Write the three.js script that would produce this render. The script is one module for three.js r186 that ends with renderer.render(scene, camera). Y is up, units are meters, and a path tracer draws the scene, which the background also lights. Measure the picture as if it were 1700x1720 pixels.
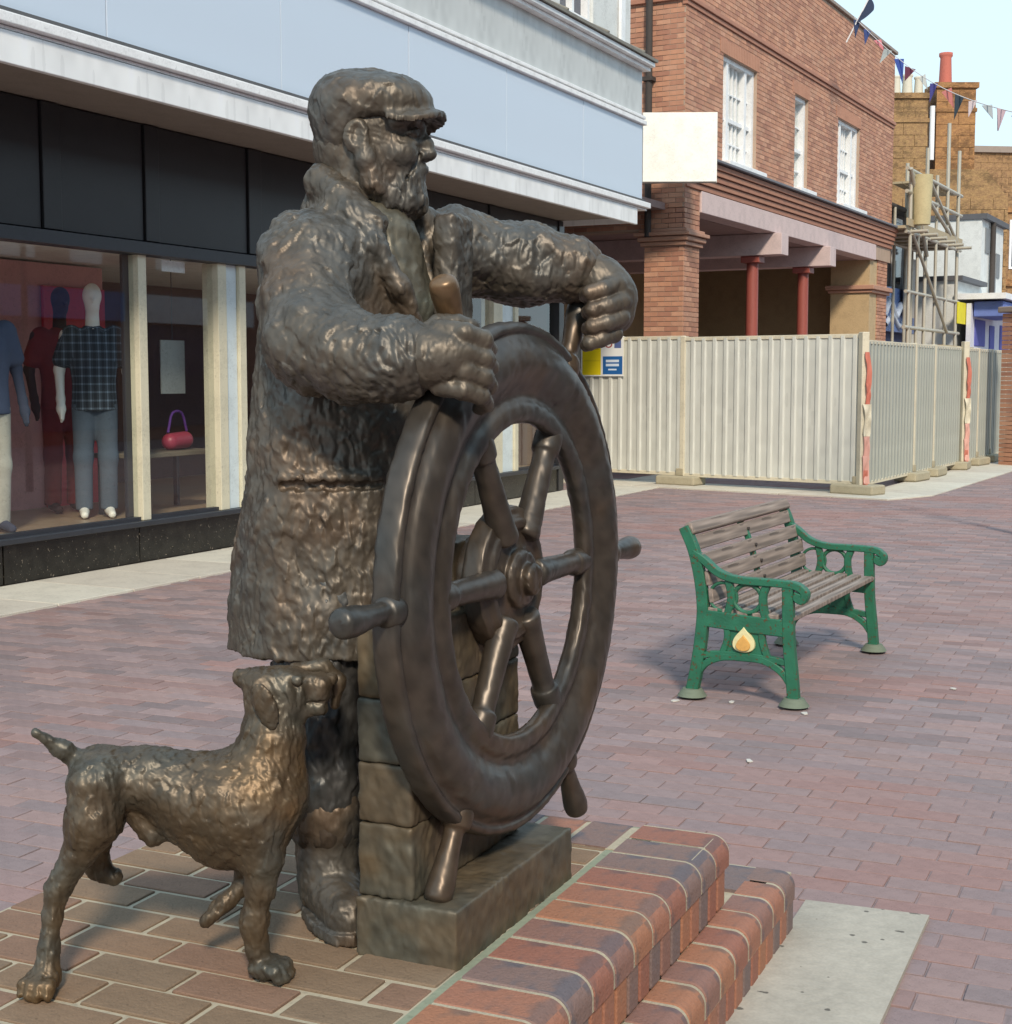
import * as THREE from 'three';
import { RoundedBoxGeometry } from 'three/addons/geometries/RoundedBoxGeometry.js';
import { mergeGeometries, mergeVertices } from 'three/addons/utils/BufferGeometryUtils.js';

// ------------------------------------------------------------------ camera, sky, sun, exposure
const scene = new THREE.Scene();
const camera = new THREE.PerspectiveCamera(37.96, 1700 / 1720, 0.1, 400);
camera.position.set(0, 1.5, 0);
camera.rotation.set(-5.211 * Math.PI / 180, 0, 0);
const renderer = new THREE.WebGLRenderer({ antialias: true });
renderer.toneMapping = THREE.LinearToneMapping;
renderer.toneMappingExposure = 1.22;
renderer.shadowMap.enabled = true;
{
  const w = 256, h = 128, d = new Float32Array(w * h * 4);
  for (let j = 0; j < h; j++) for (let i = 0; i < w; i++) {
    const el = ((j + 0.5) / h - 0.5) * Math.PI, k = Math.max(0, Math.sin(el)), o = (j * w + i) * 4;
    const s = 1 - Math.pow(k, 0.6);
    d[o] = 0.50 + 0.26 * s; d[o + 1] = 0.74 + 0.20 * s; d[o + 2] = 0.98 + 0.02 * s; d[o + 3] = 1;
    if (el < 0) { d[o] *= 0.5; d[o + 1] *= 0.45; d[o + 2] *= 0.42; }
  }
  const t = new THREE.DataTexture(d, w, h, THREE.RGBAFormat, THREE.FloatType);
  t.mapping = THREE.EquirectangularReflectionMapping; t.magFilter = THREE.LinearFilter; t.needsUpdate = true;
  scene.background = t; scene.environment = t;
}
const sun = new THREE.DirectionalLight(0xfff0da, 2.9);
sun.position.set(5, 31, 34); sun.target.position.set(0, 0, -6);
sun.castShadow = true; sun.shadow.radius = 14; sun.shadow.mapSize.set(4096, 4096);
Object.assign(sun.shadow.camera, { left: -40, right: 40, top: 40, bottom: -40, near: 1, far: 140 });
scene.add(sun, sun.target);

// ------------------------------------------------------------------ helpers
const V = (x, y, z) => new THREE.Vector3(x, y, z);
function rng(seed) { let a = seed >>> 0; return () => { a = (a + 0x6D2B79F5) | 0; let t = Math.imul(a ^ (a >>> 15), 1 | a); t = (t + Math.imul(t ^ (t >>> 7), 61 | t)) ^ t; return ((t ^ (t >>> 14)) >>> 0) / 4294967296; }; }
function h3(i, j, k) { let n = Math.imul(i, 374761393) + Math.imul(j, 668265263) + Math.imul(k, 1274126177); n = Math.imul(n ^ (n >>> 13), 1274126177); return ((n ^ (n >>> 16)) >>> 0) / 4294967296; }
function noise(x, y, z) {
  const i = Math.floor(x), j = Math.floor(y), k = Math.floor(z); let u = x - i, v = y - j, w = z - k;
  u = u * u * (3 - 2 * u); v = v * v * (3 - 2 * v); w = w * w * (3 - 2 * w);
  const L = (a, b, t) => a + (b - a) * t;
  return L(L(L(h3(i, j, k), h3(i + 1, j, k), u), L(h3(i, j + 1, k), h3(i + 1, j + 1, k), u), v), L(L(h3(i, j, k + 1), h3(i + 1, j, k + 1), u), L(h3(i, j + 1, k + 1), h3(i + 1, j + 1, k + 1), u), v), w) * 2 - 1;
}
function fbm(x, y, z, o = 4) { let s = 0, a = 0.5; for (let i = 0; i < o; i++) { s += a * noise(x, y, z); x *= 2.03; y *= 2.03; z *= 2.03; a *= 0.5; } return s; }
const clamp = (x, a, b) => x < a ? a : x > b ? b : x, mix = (a, b, t) => a + (b - a) * t, sst = (a, b, x) => { const t = clamp((x - a) / (b - a), 0, 1); return t * t * (3 - 2 * t); };
// tileable noise texture; f(u,v,n) with n(freq, seed) periodic
function tex(size, f, srgb = true, h = size) {
  const d = new Uint8Array(size * h * 4);
  for (let j = 0; j < h; j++) for (let i = 0; i < size; i++) {
    const u = i / size, v = j / h;
    const n = (fx, fy, s) => { // periodic value noise
      const x = u * fx, y = v * fy, a = Math.floor(x), b = Math.floor(y); let p = x - a, q = y - b; p = p * p * (3 - 2 * p); q = q * q * (3 - 2 * q);
      const g = (m, k) => h3(((m % fx) + fx) % fx, ((k % fy) + fy) % fy, s);
      return mix(mix(g(a, b), g(a + 1, b), p), mix(g(a, b + 1), g(a + 1, b + 1), p), q);
    };
    const c = f(u, v, n), o = (j * size + i) * 4;
    d[o] = clamp(c[0], 0, 1) * 255; d[o + 1] = clamp(c[1], 0, 1) * 255; d[o + 2] = clamp(c[2], 0, 1) * 255; d[o + 3] = 255;
  }
  const t = new THREE.DataTexture(d, size, h); t.wrapS = t.wrapT = THREE.RepeatWrapping; t.magFilter = THREE.LinearFilter; t.minFilter = THREE.LinearMipmapLinearFilter; t.generateMipmaps = true;
  if (srgb) t.colorSpace = THREE.SRGBColorSpace; t.needsUpdate = true; return t;
}
const grain = tex(256, (u, v, n) => { const g = 0.89 + 0.07 * n(8, 8, 1) + 0.05 * n(32, 32, 2) + 0.07 * n(128, 128, 3) - (n(64, 64, 9) > 0.9 ? 0.08 : 0); return [g, g, g]; });
const grainBump = tex(256, (u, v, n) => { const g = 0.3 * n(16, 16, 4) + 0.4 * n(64, 64, 5) + 0.3 * n(128, 128, 6); return [g, g, g]; }, false);
const woodTex = tex(256, (u, v, n) => { const g = 0.62 + 0.28 * n(3, 64, 1) + 0.16 * n(6, 128, 2) - (n(4, 40, 7) > 0.8 ? 0.2 : 0); return [g, g * 0.98, g * 0.95]; });
const streak = tex(256, (u, v, n) => { const g = 0.92 + 0.05 * n(10, 2, 1) + 0.05 * n(12, 10, 2) - (n(24, 5, 3) > 0.88 ? 0.04 : 0); return [g, g * 0.998, g * 0.985]; });
const speck = tex(256, (u, v, n) => { const s = n(90, 90, 3) > 0.93 ? 0.55 : 0, b = 0.10 + 0.10 * n(20, 20, 4) + 0.06 * n(100, 100, 5); return [b + s, b + s * 0.95, b * 0.95 + s * 0.88]; });
const plaid = tex(128, (u, v, n) => { const a = (x, f) => Math.abs((x * f) % 1 - 0.5) < 0.12 ? 1 : 0; const g = 0.18 + 0.2 * a(u, 6) + 0.16 * a(v, 6) + 0.1 * a(u, 12); return [g * 0.9, g, g * 1.12]; });
const M = {};
function mat(name, rgb, o = {}) {
  if (M[name]) return M[name];
  const { t = null, bump = 0, rep = 1, phys = false, ...r } = o;
  const m = phys ? new THREE.MeshPhysicalMaterial({ roughness: 0.8, ...r }) : new THREE.MeshStandardMaterial({ roughness: 0.8, ...r });
  m.color.setRGB(...rgb); m.name = name;
  if (t) { m.map = t; }
  if (bump) { m.bumpMap = grainBump; m.bumpScale = bump; }
  return M[name] = m;
}
const G = (name, rgb, o = {}) => mat(name, rgb, { t: grain, ...o });
const white = G('white_paint', [0.82, 0.82, 0.82], { roughness: 0.5 });
const glass = mat('glass', [0.94, 0.97, 0.96], { phys: true, roughness: 0.02, transmission: 1, thickness: 0, ior: 1.75 });

function boxUV(g, s = 1, ox = 0, oy = 0) { // uv in metres by dominant normal
  const p = g.attributes.position, n = g.attributes.normal, uv = new Float32Array(p.count * 2);
  for (let i = 0; i < p.count; i++) {
    const a = Math.abs(n.getX(i)), b = Math.abs(n.getY(i)), c = Math.abs(n.getZ(i)), x = p.getX(i), y = p.getY(i), z = p.getZ(i);
    const [u, v] = b >= a && b >= c ? [x, z] : a >= c ? [z, y] : [x, y];
    uv[2 * i] = u * s + ox; uv[2 * i + 1] = v * s + oy;
  }
  g.setAttribute('uv', new THREE.BufferAttribute(uv, 2)); return g;
}
function box(w, h, d, x = 0, y = 0, z = 0, r = 0, s = 1) {
  const g = r > 0 ? new RoundedBoxGeometry(w, h, d, 1, Math.min(r, w / 2.01, h / 2.01, d / 2.01)) : new THREE.BoxGeometry(w, h, d);
  boxUV(g, s, x * 0.37 + z * 0.11, y * 0.53); g.translate(x, y, z); return g;
}
const B = (x0, x1, y0, y1, z0, z1, r = 0, s = 1) => box(x1 - x0, y1 - y0, z1 - z0, (x0 + x1) / 2, (y0 + y1) / 2, (z0 + z1) / 2, r, s);
function tube(pts, r, seg = 8, n = 0) { return new THREE.TubeGeometry(new THREE.CatmullRomCurve3(pts), n || pts.length * 4, r, seg, false); }
function rod(a, b, r0, r1 = r0, seg = 8) {
  const d = V().subVectors(b, a), l = d.length(), g = new THREE.CylinderGeometry(r1, r0, l, seg);
  g.applyQuaternion(new THREE.Quaternion().setFromUnitVectors(V(0, 1, 0), d.normalize())); g.translate((a.x + b.x) / 2, (a.y + b.y) / 2, (a.z + b.z) / 2); return g;
}
const J = (gs) => { gs = gs.map(g => { g = g.index ? g.toNonIndexed() : g; for (const k of Object.keys(g.attributes)) if (!['position', 'normal', 'uv'].includes(k)) g.deleteAttribute(k); if (!g.attributes.uv) boxUV(g); return g; }); return gs.length > 1 ? mergeGeometries(gs) : gs[0]; };
const used = {};
function numbered(n) { const k = used[n] = (used[n] ?? -1) + 1; return k ? n + '_' + String(k).padStart(3, '0') : n; }
function thing(name, label, category, pos = [0, 0, 0], turn = 0, group, kind) {
  const o = new THREE.Group(); o.name = numbered(name); o.position.set(...pos); o.rotation.y = turn; scene.add(o);
  o.userData = { label, category }; if (group) o.userData.group = group; if (kind) o.userData.kind = kind; return o;
}
function part(name, gs, m, parent, label) {
  const o = new THREE.Mesh(Array.isArray(gs) ? J(gs) : gs, m); o.name = name; o.castShadow = o.receiveShadow = true; parent.add(o); if (label) o.userData.label = label; return o;
}
function single(name, gs, m, label, category, pos = [0, 0, 0], turn = 0, group, kind) {
  const o = part(numbered(name), gs, m, scene); o.position.set(...pos); o.rotation.y = turn; o.userData = { label, category }; if (group) o.userData.group = group; if (kind) o.userData.kind = kind; return o;
}

// ---- signed distance modelling, sparse surface nets
const smin = (a, b, k) => { const h = Math.max(k - Math.abs(a - b), 0) / k; return Math.min(a, b) - h * h * k * 0.25; };
const smax = (a, b, k) => -smin(-a, -b, k);
const cone = (a, b, ra, rb) => { const dx = b[0] - a[0], dy = b[1] - a[1], dz = b[2] - a[2], l = dx * dx + dy * dy + dz * dz; return (x, y, z) => { const t = clamp(((x - a[0]) * dx + (y - a[1]) * dy + (z - a[2]) * dz) / l, 0, 1); return Math.hypot(x - a[0] - dx * t, y - a[1] - dy * t, z - a[2] - dz * t) - ra - (rb - ra) * t; }; };
const ell = (c, r) => (x, y, z) => { x -= c[0]; y -= c[1]; z -= c[2]; const k0 = Math.hypot(x / r[0], y / r[1], z / r[2]), k1 = Math.hypot(x / r[0] / r[0], y / r[1] / r[1], z / r[2] / r[2]); return k1 < 1e-6 ? -Math.min(...r) : k0 * (k0 - 1) / k1; };
const chain = (pts, k = 0.03) => { const s = []; for (let i = 0; i + 1 < pts.length; i++) s.push(cone(pts[i], pts[i + 1], pts[i][3], pts[i + 1][3])); return (x, y, z) => { let d = s[0](x, y, z); for (let i = 1; i < s.length; i++) d = smin(d, s[i](x, y, z), k); return d; }; };
const rbox = (c, h, r) => (x, y, z) => { const a = Math.abs(x - c[0]) - h[0] + r, b = Math.abs(y - c[1]) - h[1] + r, e = Math.abs(z - c[2]) - h[2] + r; return Math.hypot(Math.max(a, 0), Math.max(b, 0), Math.max(e, 0)) + Math.min(Math.max(a, b, e), 0) - r; };
function loft(tab, zc) { // rows [y, cx, a, b]
  return (x, y, z) => {
    let i = 0; while (i < tab.length - 2 && y > tab[i + 1][0]) i++;
    const p = tab[i], q = tab[i + 1], t = sst(p[0], q[0], y), cx = mix(p[1], q[1], t), a = mix(p[2], q[2], t), b = mix(p[3], q[3], t);
    const e = Math.hypot((x - cx) / a, (z - zc) / b), m = Math.min(a, b);
    return Math.max((e - 1) * m * 0.9, tab[0][0] - y, y - tab[tab.length - 1][0]);
  };
}
function net(f, lo, hi, cell, safe = 1.5) {
  const K = 8, n = [0, 1, 2].map(i => Math.ceil((hi[i] - lo[i]) / cell / K) * K + 1), [nx, ny, nz] = n;
  const F = new Float32Array(nx * ny * nz).fill(NaN), act = [], rad = K * cell * 0.87 * safe;
  for (let bz = 0; bz < nz - 1; bz += K) for (let by = 0; by < ny - 1; by += K) for (let bx = 0; bx < nx - 1; bx += K) {
    if (Math.abs(f(lo[0] + (bx + K / 2) * cell, lo[1] + (by + K / 2) * cell, lo[2] + (bz + K / 2) * cell)) > rad) continue;
    act.push([bx, by, bz]);
    for (let k = bz; k <= bz + K; k++) for (let j = by; j <= by + K; j++) for (let i = bx; i <= bx + K; i++) {
      const o = (k * ny + j) * nx + i; if (F[o] !== F[o]) F[o] = f(lo[0] + i * cell, lo[1] + j * cell, lo[2] + k * cell);
    }
  }
  const id = new Int32Array(nx * ny * nz).fill(-1), pos = [], ind = [], SX = 1, SY = nx, SZ = nx * ny;
  const C = [0, SX, SY, SX + SY, SZ, SX + SZ, SY + SZ, SX + SY + SZ];
  for (const [bx, by, bz] of act) for (let k = bz; k < bz + K; k++) for (let j = by; j < by + K; j++) for (let i = bx; i < bx + K; i++) {
    const o = (k * ny + j) * nx + i; let m = 0; for (let c = 0; c < 8; c++) if (F[o + C[c]] < 0) m |= 1 << c;
    if (m === 0 || m === 255) continue;
    let sx = 0, sy = 0, sz = 0, cnt = 0;
    for (let a = 0; a < 8; a++) for (const b of [a ^ 1, a ^ 2, a ^ 4]) if (b > a && ((m >> a) & 1) !== ((m >> b) & 1)) {
      const t = F[o + C[a]] / (F[o + C[a]] - F[o + C[b]]);
      sx += (a & 1) + ((b & 1) - (a & 1)) * t; sy += ((a >> 1) & 1) + (((b >> 1) & 1) - ((a >> 1) & 1)) * t; sz += (a >> 2) + ((b >> 2) - (a >> 2)) * t; cnt++;
    }
    id[o] = pos.length / 3; pos.push(lo[0] + (i + sx / cnt) * cell, lo[1] + (j + sy / cnt) * cell, lo[2] + (k + sz / cnt) * cell);
  }
  const quad = (a, b, c, d, flip) => { if (a < 0 || b < 0 || c < 0 || d < 0) return; flip ? ind.push(a, c, b, b, c, d) : ind.push(a, b, c, b, d, c); };
  for (const [bx, by, bz] of act) for (let k = bz; k < bz + K; k++) for (let j = by; j < by + K; j++) for (let i = bx; i < bx + K; i++) {
    const o = (k * ny + j) * nx + i; if (id[o] < 0) continue; const s = F[o] < 0;
    if (j > 0 && k > 0 && s !== F[o + SX] < 0) quad(id[o - SY - SZ], id[o - SZ], id[o - SY], id[o], !s);
    if (i > 0 && k > 0 && s !== F[o + SY] < 0) quad(id[o - SX - SZ], id[o - SZ], id[o - SX], id[o], s);
    if (i > 0 && j > 0 && s !== F[o + SZ] < 0) quad(id[o - SX - SY], id[o - SY], id[o - SX], id[o], !s);
  }
  const g = new THREE.BufferGeometry(); g.setAttribute('position', new THREE.Float32BufferAttribute(pos, 3)); g.setIndex(ind); g.computeVertexNormals(); return g;
}
// clay dabs: tilted facets blended together, pushed along the normal, the way a modeller's thumb and knife leave them
function dabs(x, y, z, size) {
  x /= size; y /= size * 1.9; z /= size; const i = Math.floor(x), j = Math.floor(y), k = Math.floor(z); let W = 0, S = 0;
  for (let a = -1; a < 2; a++) for (let c = -1; c < 2; c++) for (let e = -1; e < 2; e++) {
    const p = i + a, q = j + c, r = k + e, h = h3(p, q, r), dx = p + h - x, dy = q + (h * 57.3) % 1 - y, dz = r + (h * 131.7) % 1 - z, d = dx * dx + dy * dy + dz * dz;
    if (d > 1.6) continue;
    const w = Math.exp(-26 * d), g = (h * 389.7) % 1;
    W += w; S += w * ((dx * (g * 2 - 1) + dy * (((g * 71.3) % 1) * 2 - 1) + dz * (((g * 197.1) % 1) * 2 - 1)) * 1.1 + (((h * 911.3) % 1) - 0.5) * 0.7);
  }
  return W > 1e-9 ? S / W : 0;
}
const PAT = { coat: [[0.108, 0.089, 0.068], [0.096, 0.089, 0.078], [0.124, 0.088, 0.060]], dark: [[0.062, 0.060, 0.058], [0.056, 0.062, 0.064], [0.076, 0.058, 0.044]], dog: [[0.098, 0.071, 0.045], [0.088, 0.081, 0.064], [0.130, 0.082, 0.040]], wheel: [[0.078, 0.063, 0.050], [0.068, 0.063, 0.056], [0.098, 0.070, 0.048]], block: [[0.125, 0.096, 0.062], [0.104, 0.096, 0.072], [0.145, 0.102, 0.056]] };
function bronze(name, rough = 0.42, metal = 0.82) { if (M[name]) return M[name]; const m = new THREE.MeshStandardMaterial({ vertexColors: true, roughness: rough, metalness: metal, name }); return M[name] = m; }
function sculpt(g, pal, amp, size, amp2 = amp * 0.4, seed = 0) { // relief along the normal and mottled patina
  if (!g.index) g = mergeVertices(g);
  const p = g.attributes.position, n = g.attributes.normal, c = new Float32Array(p.count * 3);
  for (let i = 0; i < p.count; i++) {
    const x = p.getX(i) + seed, y = p.getY(i), z = p.getZ(i), w = fbm(x * 7, y * 7, z * 7, 2) * 0.03, w2 = fbm(x * 7 + 4, y * 7, z * 7 + 8, 2) * 0.03;
    const st = noise(x * 105 + w * 260, y * 34, z * 105 + w2 * 260), d = amp * (0.75 * dabs(x + w, y + w2, z - w, size) + 0.42 * dabs(x + w2 + 7, y + w, z, size * 0.5)) + amp2 * (0.8 * fbm(x * 60, y * 60, z * 60, 2) + 0.85 * st * Math.max(0, noise(x * 9, y * 9, z * 9 + 3) + 0.45));
    p.setXYZ(i, p.getX(i) + n.getX(i) * d, y + n.getY(i) * d, z + n.getZ(i) * d);
    const a = sst(-0.15, 0.35, fbm(x * 7 + 3, y * 7, z * 7, 4)), b = sst(0.05, 0.4, fbm(x * 5, y * 5 + 9, z * 5 + 4, 4)), e = 0.82 + 0.5 * (fbm(x * 40, y * 40, z * 40, 3) + 0.25);
    for (let k = 0; k < 3; k++) c[3 * i + k] = mix(mix(pal[0][k], pal[1][k], a), pal[2][k], b) * e;
  }
  g.setAttribute('color', new THREE.BufferAttribute(c, 3)); g.computeVertexNormals(); return g;
}
const merge2 = (gs) => { const L = gs.map(g => { g = g.index ? g.toNonIndexed() : g; if (g.attributes.uv) g.deleteAttribute('uv'); return g; }); return mergeVertices(mergeGeometries(L)); };

// ================================================================== GROUND
const AV = V(0.41, 0, -0.912).normalize(), FV = V(0.912, 0, 0.41).normalize(); // along the street and across it
const YAW = -Math.atan2(0.41, 0.912);
const proj = (p) => { const q = p.clone().project(camera); return [q.x, q.y, q.z]; };
camera.aspect = 1700 / 1720; camera.updateProjectionMatrix(); camera.updateMatrixWorld(); camera.matrixWorldInverse.copy(camera.matrixWorld).invert();
const paveCols = [[0.298, 0.178, 0.160], [0.305, 0.192, 0.175], [0.285, 0.196, 0.186], [0.266, 0.192, 0.188], [0.246, 0.186, 0.184], [0.286, 0.204, 0.196], [0.312, 0.212, 0.196], [0.28, 0.180, 0.166]];
function paveTone(a, c, r) { // tone of a paver by place: patches drawn out along the courses
  const v = fbm(a * 0.9, c * 2.2, 3.3, 3) * 1.5 + fbm(a * 0.25, c * 0.35, 8.1, 2) * 0.9 + (r - 0.5) * 0.55;
  return clamp(Math.floor((v + 0.75) / 1.5 * paveCols.length), 0, paveCols.length - 1);
}
{
  const ground = new THREE.Group(); ground.name = 'street_paving'; scene.add(ground);
  ground.userData = { kind: 'structure', label: 'red and purple brick paving of the pedestrian street', category: 'paving' };
  const bt = tex(512, (u, v, n) => { // far courses
    const R = 40, row = Math.floor(v * R), uu = u * 20 + (row % 2) * 0.5, col = Math.floor(uu) % 20, r = h3(col, row, 5);
    const q = 0.5 * n(4, 12, 3) + 0.28 * n(10, 40, 4) + 0.22 * r, c = paveCols[clamp(Math.floor((q - 0.2) / 0.6 * 8), 0, 7)];
    const fu = uu % 1, fv = (v * R) % 1, j = fu < 0.04 || fv < 0.09 ? 0.8 : 1, s = (x) => Math.pow(x * j, 1 / 2.2);
    return [s(c[0]), s(c[1]), s(c[2])];
  });
  bt.anisotropy = 8;
  const g = new THREE.PlaneGeometry(300, 300); g.rotateX(-Math.PI / 2);
  const uv = g.attributes.uv, p = g.attributes.position;
  for (let i = 0; i < p.count; i++) { const x = p.getX(i), z = p.getZ(i); uv.setXY(i, (x * FV.x + z * FV.z) / 4.2, (x * AV.x + z * AV.z) / 4.2); }
  const base = part('mortar_bed', g, mat('far_paving', [1, 1, 1], { t: bt, roughness: 0.85 }), ground); base.position.y = -0.004;
  const L = 0.21, Wd = 0.105, pg = box(L - 0.0045, 0.03, Wd - 0.0045, 0, -0.015, 0, 0.003, 3), R = rng(11), list = [];
  const mats = paveCols.map((c, i) => G('paver_' + ['red', 'coral', 'plum', 'violet', 'slate', 'mauve', 'pink', 'russet'][i], c, { bump: 0.0012, roughness: 0.82 }));
  const O = V(0, 0, 0), q = new THREE.Quaternion().setFromAxisAngle(V(0, 1, 0), YAW);
  const kerbN = (x, z) => (x + 3.596) * 0.9004 + (z + 10.485) * 0.435;
  for (let r = 18; r < 250; r++) for (let c = -75; c < 60; c++) {
    const a = r * Wd, f = (c + (r % 2) * 0.5) * L, x = AV.x * a + FV.x * f, z = AV.z * a + FV.z * f, dep = -z;
    if (dep < 2.9 || dep > 22 || kerbN(x, z) < 0.96) continue;
    const px = x / dep * 2500; if (Math.abs(px) > 910) continue;
    const fx = (x + 0.098) * FV.x + (z + 2.8) * FV.z, fz = -((x + 0.098) * AV.x + (z + 2.8) * AV.z);
    const hid = (fx > -1.2 && fx < 0.30 && fz > -1.35) ;
    if (fx > -1.15 && fx < 0.25 && fz > -1.3) continue;
    list.push([dep * (hid ? 3 : 1), x, (R() - 0.5) * 0.004 + 0.0, z, paveTone(f, a, R()), (R() - 0.5) * 0.02, R()]);
  }
  list.sort((a, b) => a[0] - b[0]);
  const near = list.slice(0, 300), rest = list.slice(300);
  for (const e of near) { const m = part('paving_brick', pg, mats[e[4]], ground); m.position.set(e[1], e[2], e[3]); m.rotation.set(0, YAW + e[5], 0); }
  const im = new THREE.InstancedMesh(pg, G('paver_mixed', [1, 1, 1], { bump: 0.0012, roughness: 0.82 }), rest.length), T = new THREE.Matrix4(), col = new THREE.Color();
  rest.forEach((e, i) => {
    q.setFromAxisAngle(V(0, 1, 0), YAW + e[5] * 0.6); T.compose(V(e[1], e[2], e[3]), q, V(1, 1, 1)); im.setMatrixAt(i, T);
    const k = 0.85 + 0.3 * e[6], c = paveCols[e[4]]; im.setColorAt(i, col.setRGB(c[0] * k, c[1] * k, c[2] * k));
  });
  im.name = 'paving_brick'; im.userData.kind = 'stuff'; im.receiveShadow = true; ground.add(im);
}
// ================================================================== STREET FRAME (shop front): x along the front, z out into the street
const SO = [-3.596, 0, -10.485], SR = Math.atan2(0.9004, 0.435);
{ // pale flagstones along the shop front
  const k = thing('flagstone_strip', 'pale flagstone strip along the foot of the shop front', 'pavement', SO, SR, null, 'structure');
  const R = rng(4), ms = [0, 1, 2].map(i => G('flag_' + ['cream', 'ivory', 'buff'][i], [[0.58, 0.54, 0.45], [0.61, 0.57, 0.48], [0.55, 0.50, 0.42]][i], { bump: 0.001 }));
  for (let s = -4.2; s < 14; s += 0.75) part('flagstone', B(s + 0.004, s + 0.746, -0.03, 0.012 + R() * 0.004, 0.02, 0.95, 0.006), ms[Math.floor(R() * 3)], k);
}
function quadFlat(pts, y0, y1) { const s = new THREE.Shape(); pts.forEach(([x, z], i) => i ? s.lineTo(x, -z) : s.moveTo(x, -z)); const g = new THREE.ExtrudeGeometry(s, { depth: y1 - y0, bevelEnabled: false }); g.rotateX(-Math.PI / 2); g.translate(0, y0, 0); g.computeVertexNormals(); return boxUV(g); }
single('concrete_slab', quadFlat([[0.357 + 0.0, 0.9], [0.325, -1.6], [0.665, -1.62], [0.668, 0.9]], -0.02, 0.014), mat('pale_concrete', [0.46, 0.425, 0.37], { t: tex(512, (u, v, n) => { const d = n(26, 26, 11) > 0.93 ? 0.6 : 1, g = (0.82 + 0.10 * n(6, 6, 1) + 0.06 * n(40, 40, 2) + 0.06 * n(200, 200, 3)) * d; return [g, g * 0.99, g * 0.97]; }), bump: 0.002, roughness: 0.9 }), 'long pale concrete slab set in the paving beside the brick steps', 'slab', [-0.098, 0, -2.8], YAW, null, 'structure');

// ================================================================== BRICK PLINTH (frame of the statue)
const PO = [-0.098, 0.35, -2.8];
const brickRed = [[0.30, 0.125, 0.085], [0.34, 0.15, 0.095], [0.26, 0.135, 0.105], [0.22, 0.14, 0.12], [0.19, 0.135, 0.125], [0.36, 0.16, 0.09]], brickBuff = [[0.222, 0.142, 0.086], [0.235, 0.145, 0.088], [0.212, 0.140, 0.086], [0.228, 0.132, 0.086], [0.208, 0.142, 0.09]];
const burnt = tex(256, (u, v, n) => { const q = sst(0.5, 0.75, 0.6 * n(5, 5, 31) + 0.4 * n(17, 17, 32)), g = 0.93 + 0.07 * n(90, 90, 3) - (n(60, 60, 8) > 0.9 ? 0.08 : 0); return [g * mix(1, 0.80, q), g * mix(1, 0.90, q), g * mix(1, 1.0, q)]; });
const redM = brickRed.map((c, i) => mat('bullnose_' + ['red', 'orange', 'brown', 'plum', 'slate', 'bright'][i], c, { t: burnt, bump: 0.002, roughness: 0.75 }));
const buffM = brickBuff.map((c, i) => G('platform_' + ['tan', 'sand', 'olive', 'rose', 'grey'][i], c, { bump: 0.002, roughness: 0.85 }));
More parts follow.
